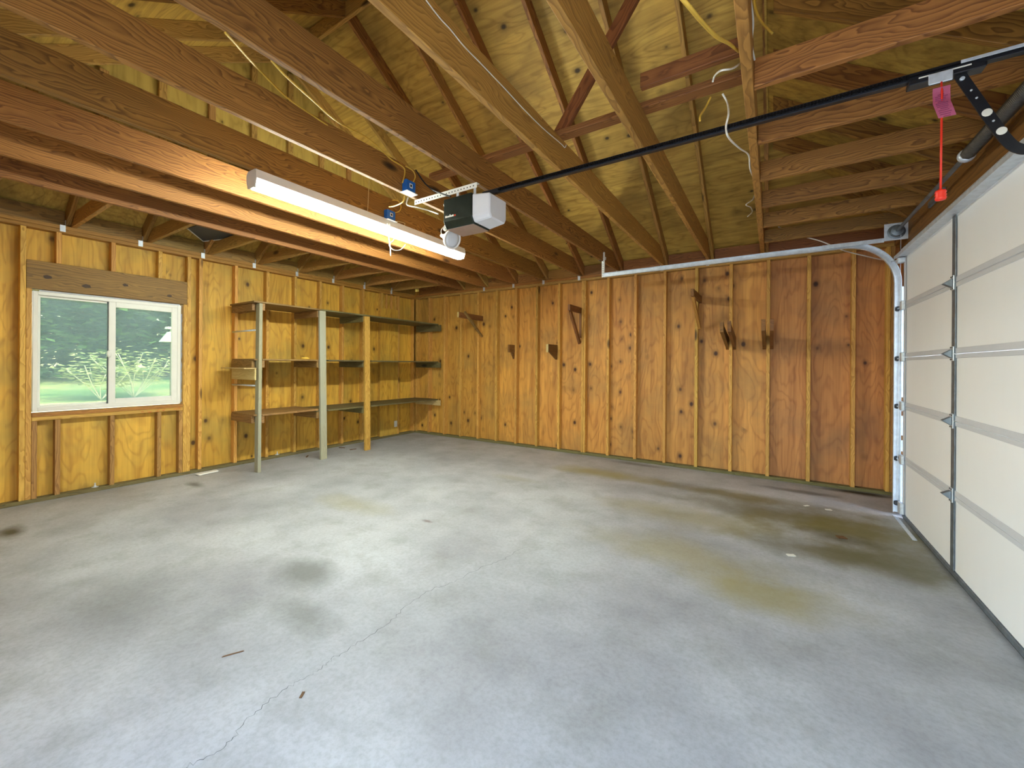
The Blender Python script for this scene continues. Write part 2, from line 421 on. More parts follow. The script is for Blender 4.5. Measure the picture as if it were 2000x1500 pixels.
def box(name, x0, x1, y0, y1, z0, z1, mat, parent=None, bevel=.0025, grain=None):
    """box given by world extents; grain names the axis the wood grain follows"""
    if grain is None:
        d = (x1 - x0, y1 - y0, z1 - z0); grain = 'xyz'[d.index(max(d))]
    c = Vector(((x0 + x1) / 2, (y0 + y1) / 2, (z0 + z1) / 2))
    hx_, hy_, hz_ = (x1 - x0) / 2, (y1 - y0) / 2, (z1 - z0) / 2
    if grain == 'x': rot = Matrix.Identity(3); e = (hx_, hy_, hz_)
    elif grain == 'y': rot = Matrix(((0, -1, 0), (1, 0, 0), (0, 0, 1))); e = (hy_, hx_, hz_)
    else: rot = Matrix(((0, 0, 1), (0, 1, 0), (-1, 0, 0))); e = (hz_, hy_, hx_)
    bm = bmesh.new(); add_box(bm, -e[0], e[0], -e[1], e[1], -e[2], e[2])
    return mesh_obj(name, bm, mat, parent, Matrix.Translation(c) @ rot.to_4x4(), bevel=bevel)

def board(name, a, b, up, w, d, mat, parent=None, bevel=.0025, skew0=0.0, skew1=0.0):
    """timber from a to b (centre line); w across, d along up; skew shifts the end cuts"""
    a, b = Vector(a), Vector(b); x = (b - a); L = x.length; x.normalize()
    z = Vector(up); z = (z - x * z.dot(x)).normalized(); y = z.cross(x)
    mw = Matrix.Translation((a + b) / 2) @ Matrix((x, y, z)).transposed().to_4x4()
    bm = bmesh.new(); vs = add_box(bm, -L / 2, L / 2, -w / 2, w / 2, -d / 2, d / 2)
    for v in vs:
        s = skew0 if v.co.x < 0 else skew1
        v.co.x += s * (v.co.z / d)
    return mesh_obj(name, bm, mat, parent, mw, bevel=bevel)

def wire(name, pts, r, mat, label, cat='cable', group=None, n=8, parent=None):
    bm = bmesh.new(); sp = spline(pts, n); add_tube(bm, sp, r, 6)
    o = mesh_obj(name, bm, mat, parent, smooth=True)
    if parent is None: tag(o, label, cat, group)
    return o

ORD = ['first', 'second', 'third', 'fourth', 'fifth', 'sixth', 'seventh', 'eighth', 'ninth', 'tenth', 'eleventh', 'twelfth', 'thirteenth', 'fourteenth', 'fifteenth', 'sixteenth', 'seventeenth', 'eighteenth', 'nineteenth', 'twentieth']

# ------------------------------------------------------------------ setting
box('floor', XW - .2, XE + .14, YN - .2, YF + .2, -.12, 0, M['floor'], bevel=0, grain='x')['kind'] = 'structure'
fl = bpy.data.objects['floor']
fl.matrix_world = Matrix.Identity(4)
for v in fl.data.vertices: v.co += Vector(((XW - .2 + XE + .14) / 2, (YN + YF) / 2, -.06))

def sheet(name, quads, mat, thick_vec):
    bm = bmesh.new()
    for q in quads: add_prism(bm, q, (0, 0, 0), thick_vec)
    o = mesh_obj(name, bm, mat); o['kind'] = 'structure'; return o

# window wall sheathing with the window hole
WX = XW - .089
wy0, wy1, wz0, wz1 = .846, 2.056, .878, 2.098
def wallx(x, rects, name, mat, t=-.012):
    return sheet(name, [[(x, a, c), (x, b, c), (x, b, d), (x, a, d)] for a, b, c, d in rects], mat, (t, 0, 0))
wallx(WX, [(YN - .15, wy0, 0, ZP + .1), (wy1, YF + .12, 0, ZP + .1), (wy0, wy1, 0, wz0), (wy0, wy1, wz1, ZP + .1)], 'wall_left', M['ply_w'])
sheet('wall_back', [[(WX, YF + .089, 0), (XE + .12, YF + .089, 0), (XE + .12, YF + .089, ZP + .1), (WX, YF + .089, ZP + .1)]], M['ply_b'], (0, .012, 0))
DY0, DY1, DZ1 = .20, 5.14, 2.46
wallx(XE + .09, [(YN - .15, DY0, 0, ZP + .1), (DY1, YF + .12, 0, ZP + .1), (DY0, DY1, DZ1, ZP + .1)], 'wall_right', M['ply_b'], .012)
OX0, OX1, OZ = -1.5, .95, 2.5  # unseen opening behind the camera, sized for the skylight it lets in
sheet('wall_front', [[(a, YN - .09, c), (b, YN - .09, c), (b, YN - .09, d), (a, YN - .09, d)] for a, b, c, d in
      ((WX, OX0, 0, ZP + .1), (OX1, XE + .12, 0, ZP + .1), (OX0, OX1, OZ, ZP + .1))], M['ply_w'], (0, -.012, 0))

# roof: two slopes, two skirts at the ends, two gables above the end trusses
ov = .35
zb = lambda y: zback(y) + RD
zf = lambda y: zfront(y) + RD
HGL = XG0 - .03; HGR = XG1 + .075
zl = lambda x: ZR + RD + SL * (x - XW)
zrr = lambda x: ZR + RD + SL * (XE - x)
up = (0, 0, .013)
bk = [[(HGL, YR, zb(YR)), (HGR, YR, zb(YR)), (HGR, YF + ov, zb(YF + ov)), (HGL, YF + ov, zb(YF + ov))],
      [(HGL, YF - (HGL - XW), zl(HGL)), (HGL, YF + ov, zb(YF + ov)), (XW - ov, YF + ov, zb(YF + ov))],
      [(HGR, YF - (XE - HGR), zrr(HGR)), (XE + ov, YF + ov, zb(YF + ov)), (HGR, YF + ov, zb(YF + ov))]]
sheet('ceiling_back', bk, M['ply_r'], up)
ft = [[(HGL, YR, zf(YR)), (HGR, YR, zf(YR)), (HGR, YN - ov, zf(YN - ov)), (HGL, YN - ov, zf(YN - ov))],
      [(HGL, YN + (HGL - XW), zl(HGL)), (HGL, YN - ov, zf(YN - ov)), (XW - ov, YN - ov, zf(YN - ov))],
      [(HGR, YN + (XE - HGR), zrr(HGR)), (XE + ov, YN - ov, zf(YN - ov)), (HGR, YN - ov, zf(YN - ov))]]
sheet('ceiling_front', ft, M['ply_r'], up)
sheet('ceiling_left', [[(XW - ov, YN - ov, zl(XW - ov)), (HGL, YN + (HGL - XW), zl(HGL)), (HGL, YF - (HGL - XW), zl(HGL)), (XW - ov, YF + ov, zl(XW - ov))]], M['ply_r'], up)
sheet('ceiling_right', [[(XE + ov, YN - ov, zrr(XE + ov)), (HGR, YN + (XE - HGR), zrr(HGR)), (HGR, YF - (XE - HGR), zrr(HGR)), (XE + ov, YF + ov, zrr(XE + ov))]], M['ply_r'], up)
def gable(name, x, z0):
    ya, yb = YF - (z0 - ZR - RD) / SL, YN + (z0 - ZR - RD) / SL
    return sheet(name, [[(x, ya, z0), (x, yb, z0), (x, YR, zb(YR))]], M['ply_g'], (.012, 0, 0))
gable('wall_upper_left', HGL - .012, zl(HGL) - .02)
gable('wall_upper_right', HGR, zrr(HGR) - .02)

# ------------------------------------------------------------------ plates
def thing_box(name, ext, mat, label, cat, group=None, **kw):
    return tag(box(name, *ext, mat, **kw), label, cat, group)
for i, (z0, z1, w) in enumerate(((ZS1, ZS1 + .037, 'lower'), (ZS1 + .0385, ZP, 'upper'))):
    thing_box('top_plate', (XW - .088, XW, YN, YF + .088, z0, z1), M['plate'], f'{w} of the two plates above the window wall studs', 'plate', 'top plates')
    thing_box('top_plate', (XW + .002, XE + .09, YF, YF + .088, z0, z1), M['plate'] if i else M['rafter'], f'{w} of the two plates above the bracket wall studs', 'plate', 'top plates')
    thing_box('top_plate', (XE, XE + .088, YN, YF - .002, z0, z1), M['dark'], f'{w} of the two plates above the garage door', 'plate', 'top plates')
thing_box('bottom_plate', (XW - .088, XW, YN, YF + .088, 0, .038), M['treated'], 'greenish treated sill plate on the floor under the window wall', 'plate')
thing_box('bottom_plate', (XW + .002, XE + .09, YF, YF + .088, 0, .038), M['treated'], 'treated sill plate on the floor under the bracket wall', 'plate')

# ------------------------------------------------------------------ studs: bracket wall
ks = [k for k in range(-1, 16)]
for i, k in enumerate(ks):
    x = -5.35 + SP * k
    thing_box('wall_stud', (x, x + .038, YF, YF + .088, ZS0, ZS1), M['stud'],
              f'{ORD[i]} wall stud from the shelf corner along the bracket wall', 'stud', 'studs of the bracket wall')
x = -5.35 + SP * 7 + .0395
thing_box('wall_stud', (x, x + .03, YF, YF + .088, ZS0, ZS1), M['stud'], 'doubled wall stud nailed beside the strut bracket on the bracket wall', 'stud', 'studs of the bracket wall')
thing_box('corner_stud', (XW + .003, XW + .041, YF + .0, YF + .088, ZS0, ZS1), M['stud'], 'corner stud behind the shelf end where the two plywood walls meet', 'stud')
thing_box('corner_stud', (1.04, 1.074, YF, YF + .088, ZS0, ZS1), M['stud'], 'corner stud of the bracket wall beside the door track', 'stud')
thing_box('corner_stud', (1.076, 1.112, YF + .004, YF + .088, ZS0, ZS1), M['rafter'], 'outermost corner stud half hidden by the vertical door track', 'stud')

# ------------------------------------------------------------------ studs: window wall
def wstud(y, z0, z1, label, name='wall_stud', mat='stud', group='studs of the window wall'):
    thing_box(name, (XW - .088, XW, y, y + .038, z0, z1), M[mat], label, 'stud', group)
HZ0, HZ1 = 2.10, 2.378
wstud(.765, ZS0, ZS1, 'full height king stud against the near end of the window header')
wstud(.804, ZS0, HZ0 - .001, 'trimmer stud under the near end of the window header', 'trimmer_stud')
wstud(2.135 - .038, ZS0, ZS1, 'full height king stud against the far end of the window header')
wstud(2.0595, ZS0, HZ0 - .001, 'trimmer stud under the far end of the window header', 'trimmer_stud')
for k in range(1, 12):
    y = .9994 + SP * (2 + k)
    wstud(y, ZS0, ZS1, f'{ORD[k-1]} wall stud past the window toward the shelf corner')
wstud(YF - .04, ZS0, ZS1, 'last stud of the window wall in the shelf corner', 'corner_stud')
for k, y in enumerate((.36, -.05)):
    wstud(y, ZS0, ZS1, f'{ORD[k]} wall stud before the near window edge')
SZ0, SZ1 = .80, .876
thing_box('window_header', (XW - .085, XW + .001, .8045, 2.0955, HZ0, HZ1), M['header'], 'dark knotty header beam lying over the sliding window', 'header')
for kx, ky, kr in ((93, 541, .024), (169, 559, .026), (245, 557, .019), (331, 578, .018)):
    kp = at(kx, ky, 0, XW + .001)
    bm = bmesh.new(); add_lathe(bm, [(0, kr), (.0006, kr * .8), (.0009, 0)], (0, 0, 0), (1, 0, 0), 14)
    for v in bm.verts: v.co.y *= U(1.1, 1.6); v.co.z *= U(.6, .9)
    mesh_obj('knot', bm, M['knot'], bpy.data.objects['window_header'], Matrix.Translation((XW + .0011, kp.y, kp.z)))
sill = thing_box('rough_sill', (XW - .088, XW, .8435, 2.058, SZ0 + .0385, SZ1), M['plate'], 'upper flat board of the doubled rough sill under the window', 'sill')
s2 = thing_box('rough_sill', (XW - .088, XW, .8435, 2.058, SZ0, SZ0 + .0375), M['stud'], 'lower flat board of the rough sill marked with red crayon', 'sill')
bm = bmesh.new()
for c0 in (1.66, 1.72, 1.80, 1.86, 1.97, 2.0):
    yy = c0
    for j in range(3):
        a = Vector((XW + .0008, yy + U(-.01, .02), SZ0 + U(.006, .03))); b_ = a + Vector((0, U(.01, .03), U(-.012, .012)))
        n_ = Vector((0, 0, .003)); add_prism(bm, [a, b_, b_ + n_, a + n_], (0, 0, 0), (.0006, 0, 0))
mesh_obj('crayon_mark', bm, M['redink'], s2)
yk = [.9994 + SP * k for k in range(3)]
for i, y in enumerate(yk):
    wstud(y, HZ1 + .001, ZS1, f'{ORD[i]} short cripple stud standing on the window header, counted from its near end', 'cripple_stud', group='cripple studs above the header')
    wstud(y, ZS0, SZ0 - .001, f'{ORD[i+1]} short cripple stud under the window sill, counted from its near end', 'cripple_stud', 'rafter', 'cripple studs under the sill')
wstud(.8435, ZS0, SZ0 - .001, 'first short cripple stud under the window sill, against the near trimmer', 'cripple_stud', 'rafter', 'cripple studs under the sill')
wstud(2.0195, ZS0, SZ0 - .001, 'last short cripple stud under the window sill, against the far trimmer', 'cripple_stud', 'rafter', 'cripple studs under the sill')

# flush panel with outlet behind the shelves, strips above it
cp = thing_box('cover_panel', (XW + .0005, XW + .010, 5.04, 5.455, .04, 2.42), M['ply_w'], 'narrow plywood panel covering one stud bay behind the shelves', 'panel', bevel=.001, grain='z')
cp.data.transform(cp.matrix_world); cp.matrix_world = Matrix.Identity(4)
for i, (ya, yb) in enumerate(((5.20, 5.222), (5.31, 5.345), (5.415, 5.44))):
    thing_box('wood_strip', (XW - .06, XW - .02, ya, yb, 2.425, ZS1 - .002), M['stud'], f'{ORD[i]} thin wood strip above the covered bay, counted from the window side', 'strip', 'thin strips above the covered bay')
ou = empty('wall_outlet', (XW + .012, 5.41, .235)); tag(ou, 'white electrical outlet low on the covered panel behind the shelves', 'outlet')
box('cover_plate', XW + .0105, XW + .017, 5.375, 5.445, .18, .295, M['white'], ou, .002)
for z in (.205, .25): box('socket', XW + .017, XW + .0195, 5.393, 5.427, z, z + .028, M['paper'], ou, .004)
# anchor bolts / foundation nuts on the sill plate
for i, (x_, y_, lab) in enumerate(((XW - .045, 1.30, 'anchor bolt and washer on the sill plate under the window'), (XW - .045, 3.22, 'anchor bolt on the sill plate between the two grey shelf posts'))):
    bm = bmesh.new(); add_lathe(bm, [(0, .028), (.004, .028), (.0045, .012), (.016, .012), (.0165, .006), (.045, .006)], (x_, y_, .038), (0, 0, 1), 12)
    tag(mesh_obj('anchor_bolt', bm, M['galv']), lab, 'bolt')

# ------------------------------------------------------------------ ceiling joists (along Y) and end trusses
JX = [('e', XG0), ('d', -4.39), ('c', -3.765), ('b', -3.182), ('a', -2.555), ('r', -1.945), ('s', -1.312), ('t', -.735), ('g', XG1)]
JLAB = {'e': 'ceiling joist nearest the window wall, carrying the short jack joists', 'd': 'second ceiling joist from the window wall',
        'c': 'ceiling joist next to the fluorescent light on its window side', 'b': 'ceiling joist the long fluorescent light hangs from',
        'a': 'ceiling joist carrying the blue box beside the opener motor', 'r': 'ceiling joist holding the door end of the punched angle strap',
        's': 'pale ceiling joist with a white wire stapled along it', 't': 'pale ceiling joist between the stapled wire joist and the yellow girder',
        'g': 'yellow girder joist that carries the door side jack joists'}
JD = .228
def joist(x, mat, label, w=.038):
    yb_, ya_ = YF + .085, YN - .085
    zt = ZP + JD
    def cut(y): return min(zb(y) - .012, zt)
    ycut = YF - (zt - ZR - RD + .012) / SL; ycut2 = YN + (zt - ZR - RD + .012) / SL
    L = yb_ - ya_; c = (yb_ + ya_) / 2; zm = ZP + .001
    pts = [(ya_ - c, 0), (yb_ - c, 0), (yb_ - c, cut(yb_) - zm), (ycut - c, zt - zm), (ycut2 - c, zt - zm), (ya_ - c, zf(ya_) - .012 - zm)]
    bm = bmesh.new()
    add_prism(bm, [(p, -w / 2, q - JD / 2) for p, q in pts], (0, 0, 0), (0, w, 0))
    mw = Matrix.Translation((x + w / 2, c, zm + JD / 2)) @ Matrix(((0, -1, 0), (1, 0, 0), (0, 0, 1))).to_4x4()
    return tag(mesh_obj('ceiling_joist', bm, mat, None, mw, bevel=.003), label, 'joist', 'long ceiling joists')
for n, x in JX:
    joist(x, M['joist_y'] if n in 'stg' else M['joist'], JLAB[n], .045 if n == 'g' else .038)

# rafters up to the ridge
RX = {n: x + .042 for n, x in JX}
RNAME = {'e': 'over the joist nearest the window wall', 'd': 'over the second joist from the window wall', 'c': 'over the joist on the window side of the light',
         'b': 'over the joist the light hangs from', 'a': 'over the joist with the blue box', 'r': 'over the joist holding the angle strap',
         's': 'over the pale joist with the stapled wire', 't': 'over the pale joist before the girder', 'g': 'over the yellow girder'}
RDN = RD * math.cos(math.atan(SL))
for n, x in JX:
    xr = RX[n] + .019 + (.006 if n == 'g' else 0)
    upv = (0, SL, 1)
    m = M['rafter'] if n not in 'arc' else M['joist']
    a = Vector((xr, YF + .30, zback(YF + .30) + RD / 2)); b_ = Vector((xr, YR + .022, zback(YR + .022) + RD / 2))
    sk = RDN * SL
    tag(board('rafter', a, b_, upv, .037, RDN - .002, m, skew1=sk, skew0=sk), 'back rafter ' + RNAME[n], 'rafter', 'rafters of the bracket wall slope')
    a = Vector((xr, YN - .30, zfront(YN - .30) + RD / 2)); b_ = Vector((xr, YR - .022, zfront(YR - .022) + RD / 2))
    tag(board('rafter', a, b_, (0, -SL, 1), .037, RDN - .002, m, skew1=sk, skew0=sk), 'front rafter ' + RNAME[n], 'rafter', 'rafters of the slope behind the camera')
thing_box('ridge_board', (XG0, XG1 + .06, YR - .019, YR + .019, ZRIDGE - .02, ZRIDGE + RD - .015), M['rafter'], 'ridge board running along the top of the roof', 'ridge')
# gable studs on the window side gable
for i in range(10):
    y = 1.455 + SP * (i - 4)
    zt = min(zback(y + .02), zfront(y)) - .006
    if zt < ZP + JD + .3: continue
    thing_box('gable_stud', (XG0 - .022, XG0 + .018, y, y + .06, ZP + JD + .002, zt), M['rafter'], f'{ORD[i]} upright stud of the plywood gable above the window side joist', 'stud', 'gable studs above the window side joist')
# king post over the girder, ridge brace, runner on the joists
thing_box('king_post', (XG1 - .02, XG1 + .018, 2.585, 2.674, ZP + JD + .046, ZRIDGE - .03), M['red'], 'reddish king post standing on the yellow girder', 'post')
thing_box('joist_runner', (-2.52, XG1 + .02, 2.59, 2.679, ZP + JD + .002, ZP + JD + .04), M['red'], 'reddish flat board lying across the tops of the joists', 'brace')
board_o = board('ridge_brace', (-1.345, 2.70, ZP + JD + .05), (-.33, 2.70, 4.45), (0, 1, 0), .088, .037, M['red'])
tag(board_o, 'reddish diagonal brace rising from the runner toward the ridge', 'brace')
thing_box('girder_block', (-.66, XG1 - .002, 2.40, 2.44, ZP + JD + .005, ZP + JD + .09), M['red'], 'short reddish board nailed to the girder beside the runner', 'block')

# blocking above the bracket wall between the rafters
bx = [XW] + [x for n, x in JX] + [XE]
BL = ['beside the shelf corner', 'over the first bracket', 'past the first bracket', 'over the second bare stud bay', 'before the strut bracket', 'above the strut bracket', 'behind the end of the horizontal door track', 'behind the middle of the horizontal track', 'just before the girder', 'in the door corner']
for i in range(len(bx) - 1):
    x0, x1 = bx[i] + (.084 if i else .06), bx[i + 1] - .004
    thing_box('rafter_block', (x0, x1, YF + .02, YF + .058, ZP + .002, zb(YF + .058) - .004), M['red'] if i > 4 else M['joist'], 'blocking board between the rafters ' + BL[i], 'block', 'blocking above the bracket wall')

# jack joists and rafters on the door side (along X)
JY = [2.345 + .605 * k for k in range(6)] + [1.74, 1.135, .53, -.075]
JYL = ['nearest the opener rail', 'second from the opener rail', 'third from the opener rail', 'fourth from the opener rail', 'fifth from the opener rail', 'next to the bracket wall',
       'first behind the rail', 'second behind the rail', 'third behind the rail', 'fourth behind the rail']
for y, l in zip(JY, JYL):
    zt = ZP + .14
    x0, x1 = XG1 + .047, XE + .086
    xc = XE - (zt - ZR - RD + .012) / SL
    bm = bmesh.new(); c = (x0 + x1) / 2
    add_prism(bm, [(p - c, -.019, q - .07) for p, q in ((x0, 0), (x1, 0), (x1, zrr(x1) - ZP - .012), (min(xc, x1), .14), (x0, .14))], (0, 0, 0), (0, .038, 0))
    tag(mesh_obj('jack_joist', bm, M['joist'], None, Matrix.Translation((c, y + .019, ZP + .071)), bevel=.003),
        'short joist from the girder to the door wall, ' + l, 'joist', 'jack joists over the door')
    yr = y - .058
    a = Vector((XE + .25, yr, ZR + SL * (XE - XE - .25) + RD / 2)); xe = max(XG1 + .125, XE - (YF - yr) + .06, XE - (yr - YN) + .06)
    b_ = Vector((xe, yr, ZR + SL * (XE - xe) + RD / 2))
    tag(board('jack_rafter', a, b_, (SL, 0, 1), .037, RDN - .002, M['joist'], skew0=RDN * SL, skew1=RDN * SL), 'sloping rafter over the door side jack joist ' + l, 'rafter', 'jack rafters over the door')
# blocking between the jacks above the door
ys = sorted(JY) + [YF]
for i in range(len(ys) - 1):
    if ys[i + 1] < 1.5: continue
    thing_box('rafter_block', (XE + .03, XE + .068, ys[i] + .042, ys[i + 1] - (.084 if i < len(ys) - 2 else .03), ZP + .002, zrr(XE + .068) - .004), M['dark'],
              f'{ORD[len(ys)-2-i]} blocking board over the garage door from the bracket wall', 'block', 'blocking above the garage door')

# jack joists and rafters on the window side
JW = [-.15, .46] + [1.075 + .607 * k for k in range(8)]
WL = ['two bays before the window', 'one bay before the window', 'over the near end of the window', 'over the middle of the window', 'at the far window king stud', 'first past the window', 'second past the window', 'third past the window', 'fourth past the window', 'nearest the shelf corner']
for y, l in zip(JW, WL):
    if y > YF - .4: continue
    zt = ZP + .14
    x0, x1 = XW - .086, XG0 - .002
    xc = XW + (zt - ZR - RD + .012) / SL
    bm = bmesh.new(); c = (x0 + x1) / 2
    add_prism(bm, [(p - c, -.019, q - .07) for p, q in ((x1, 0), (x0, 0), (x0, zl(x0) - ZP - .012), (max(xc, x0), .14), (x1, .14))], (0, 0, 0), (0, .038, 0))
    tag(mesh_obj('jack_joist', bm, M['rafter'], None, Matrix.Translation((c, y + .05, ZP + .071)), bevel=.003),
        'short joist at the window wall, ' + l, 'joist', 'jack joists over the window wall')
    a = Vector((XW - .25, y + .008, ZR - SL * .25 + RD / 2)); xe = min(XG0 - .045, XW + (YF - y) - .06, XW + (y - YN) - .06)
    b_ = Vector((xe, y + .008, ZR + SL * (xe - XW) + RD / 2))
    tag(board('jack_rafter', a, b_, (-SL, 0, 1), .037, RDN - .002, M['rafter'], skew0=RDN * SL, skew1=RDN * SL), 'sloping rafter over the window wall, ' + l, 'rafter', 'jack rafters over the window wall')
jw = [y for y in JW if y < YF - .4] + [YF + .02]
for i in range(len(jw) - 1):
    thing_box('rafter_block', (XW - .058, XW - .02, jw[i] + .072, jw[i + 1] - .014, ZP + .002, zl(XW - .058) - .004), M['header'],
              'blocking board on the window wall plate, ' + WL[i], 'block', 'blocking above the window wall')

# hurricane clips
def clip(x, y, face, label):
    bm = bmesh.new()
    if face == 'x':
        add_box(bm, x, x + .002, y - .028, y + .012, ZP - .062, ZP + .004); add_box(bm, x - .045, x + .002, y + .0105, y + .0125, ZP - .03, ZP + .06)
    elif face == 'y':
        add_box(bm, x - .012, x + .028, y - .002, y, ZP - .062, ZP + .004); add_box(bm, x - .0125, x - .0105, y - .002, y + .045, ZP - .03, ZP + .06)
    else:
        add_box(bm, x - .002, x, y - .028, y + .012, ZP - .055, ZP + .004); add_box(bm, x - .002, x + .04, y + .0105, y + .0125, ZP - .02, ZP + .07)
    return tag(mesh_obj('framing_clip', bm, M['galv']), label, 'clip', 'metal framing clips on the plates')
for y, l in zip(JW, WL):
    if .5 < y < YF - .4: clip(XW + .001, y - .024, 'x', 'metal clip, window wall plate, ' + l)
for n, x in JX:
    if n in 'dcbarst': clip(x - .002, YF - .001, 'y', 'metal clip under the back rafter ' + RNAME[n])
for y, l in list(zip(JY, JYL))[:5]: clip(XE - .001, y - .012, 'd', 'metal clip on the door wall plate, jack joist ' + l)

# grey sheet lying up on the window side jacks
gs = empty('roof_vent_sheet', (-5.5, 2.22, ZP + .15)); tag(gs, 'slate grey sheet with a pale edge resting on the jack joists past the window', 'sheet')
gA = [at(366, 446, 2, ZP + .152), at(397, 471, 2, ZP + .152), at(470, 463, 2, ZP + .152), at(450, 420, 2, ZP + .152)]
bm = bmesh.new(); add_prism(bm, gA, (0, 0, 0), (0, 0, .006)); mesh_obj('sheet', bm, M['sheet'], gs)
bm = bmesh.new(); add_tube(bm, [gA[0], gA[1], gA[2]], .009, 6); mesh_obj('edge_strip', bm, M['white'], gs)

# ------------------------------------------------------------------ window
WN = empty('window_1', (XW - .06, 1.45, .88)); tag(WN, 'white vinyl sliding window', kind='structure')
fx0, fx1 = XW - .105, XW - .045
def ring(bm, x0, x1, y0, y1, z0, z1, w, wb=None):
    wb = wb or w
    for a in ((y0, y0 + w, z0, z1), (y1 - w, y1, z0, z1), (y0 + w, y1 - w, z0, z0 + wb), (y0 + w, y1 - w, z1 - w, z1)):
        add_box(bm, x0, x1, *a)
bm = bmesh.new(); ring(bm, fx0, fx1, .852, 2.05, .884, 2.085, .036, .045); mesh_obj('frame', bm, M['white'], WN, bevel=.003)
bm = bmesh.new(); ring(bm, fx0 + .004, fx0 + .028, .886, 1.45, .926, 2.05, .022, .022); ls = mesh_obj('fixed_sash', bm, M['white'], WN, bevel=.002)
bm = bmesh.new(); ring(bm, fx0 + .032, fx1 - .004, 1.40, 2.016, .927, 2.05, .058, .055); rs = mesh_obj('sliding_sash', bm, M['white'], WN, bevel=.003)
bm = bmesh.new(); add_box(bm, fx0 + .014, fx0 + .019, .905, 1.432, .945, 2.03); mesh_obj('pane', bm, M['glass'], ls)
bm = bmesh.new(); add_box(bm, fx0 + .042, fx0 + .047, 1.455, 1.962, .98, 1.995); mesh_obj('pane', bm, M['glass'], rs)
bm = bmesh.new(); add_box(bm, fx0 + .029, fx0 + .05, 1.392, 1.4, .93, 2.045); mesh_obj('meeting_strip', bm, M['sheet'], rs)
bm = bmesh.new(); add_lathe(bm, [(0, .0), (.001, .022), (.010, .020), (.014, .012), (.0145, 0)], (fx1 - .003, 1.405, 1.475), (1, 0, 0), 20)
for v in bm.verts: v.co.z = 1.475 + (v.co.z - 1.475) * 1.9
mesh_obj('sash_lock', bm, M['white'], rs, smooth=True)
bm = bmesh.new()
P = [(XW - .04, 2.0535 + .004 * math.sin(z * 21) + (.006 if i % 3 else 0), z) for i, z in enumerate([.90 + .057 * j for j in range(20)])]
for a, b_ in zip(P, P[1:]):
    add_prism(bm, [(XW - .075, 2.0515, a[2]), a, b_, (XW - .075, 2.0515, b_[2])], (0, 0, 0), (0, .0012, 0))
mesh_obj('flashing_wrap', bm, M['wrap'], WN)
bm = bmesh.new(); add_box(bm, XW - .09, XW - .035, .90, 2.03, 2.087, 2.0975); mesh_obj('shim_gap_tape', bm, M['wrap'], WN)

# ------------------------------------------------------------------ shelves
SH = empty('wooden_shelves', (-5.8, 4.2, 0)); tag(SH, 'built-in three level wooden shelves on posts along the window wall', 'shelves')
SB = XW + .012
p1 = board('post', (-5.505, 2.643, 0.0), (-5.505, 2.650, 2.142), (1, 0, 0), .040, .088, M['grey'], SH); p1['label'] = 'weathered grey post at the open shelf end'
p2 = board('post', (-5.475, 3.525, 0.0), (-5.475, 3.487, 2.142), (1, 0, 0), .095, .040, M['grey'], SH); p2['label'] = 'wide weathered grey post in the middle'
p3 = board('post', (-5.475, 4.285, 0.0), (-5.475, 4.255, 2.142), (1, 0, 0), .095, .042, M['stud'], SH); p3['label'] = 'orange brown knotty post nearest the corner'
for nm, z, th in (('top', 2.165, .020), ('middle', 1.44, .020), ('bottom', .735, .022)):
    y0 = 2.56 if nm == 'top' else 2.59
    xf = -5.455 if nm != 'middle' else -5.46
    xf1 = -5.45 if nm == 'top' else -5.53
    # boards reach the post faces; the ledger strips tie them to the studs
    b1 = box('shelf_board', SB, -5.452 if nm == 'top' else -5.50, y0, 3.46, z - th, z, M['shelf'], SH, .002, 'y')
    b2 = box('shelf_board', SB, -5.458 if nm == 'top' else -5.50, 3.42 if nm == 'bottom' else 3.462, 5.905, z - th - (.0225 if nm == 'bottom' else 0), z - (.0225 if nm == 'bottom' else 0), M['shelf_d'], SH, .002, 'y')
    if nm != 'top':
        box('front_strip', -5.499, -5.455, y0 + .08, 3.43, z - th, z - .001, M['shelf'], SH, .002, 'y')
        box('front_strip', -5.499, -5.455, 3.58, 4.20, z - th - (.0225 if nm == 'bottom' else 0), z - .001 - (.0225 if nm == 'bottom' else 0), M['shelf_d'], SH, .002, 'y')
        box('front_strip', -5.499, -5.455, 4.34, 5.905, z - th - (.0225 if nm == 'bottom' else 0), z - .001 - (.0225 if nm == 'bottom' else 0), M['shelf_d'], SH, .002, 'y')
    zz = z - th - (.024 if nm == 'bottom' else .001)
    dep = .092
    za = z - th - .001
    box('support', XW + .001, -5.55 if nm != 'mid' else -5.55, 2.586, 2.622, za - dep, za, M['shelf'], SH)
    box('support', XW + .001, -5.462, 2.667, 2.70, za - dep, za, M['shelf'], SH)
    box('support', XW + .001, -5.50, 3.43, 3.466, zz - dep, zz, M['shelf'], SH)
    box('support', XW + .001, -5.50, 4.20, 4.236, zz - dep, zz, M['shelf_d'], SH)
    o = box('support', XW + .05, -5.40, 5.884, 5.92, zz - (.12 if nm == 'top' else .1), zz, M['shelf_d'], SH)
    if nm == 'bottom': o.data.materials[0] = M['pale']; o['label'] = 'pale painted shelf support at the corner'
rod = []
for z in (1.803, 1.098):
    bm = bmesh.new(); add_tube(bm, [(XW + .005, 2.60, z - .004), (-5.54, 2.618, z)], .011, 8); mesh_obj('rail_bar', bm, M['galv'], SH, smooth=True)
box('side_shelf', XW + .02, -5.46, 2.455, 2.60, 1.312, 1.325, M['pale'], SH, .002, 'x')
box('side_shelf_front', XW + .02, -5.465, 2.582, 2.60, 1.17, 1.3115, M['pale'], SH, .002, 'x')
bm = bmesh.new(); add_lathe(bm, [(0, .0), (.002, .05), (.02, .055), (.032, .035), (.034, 0)], (-5.56, 3.29, 1.4405), (0, 0, 1), 14)
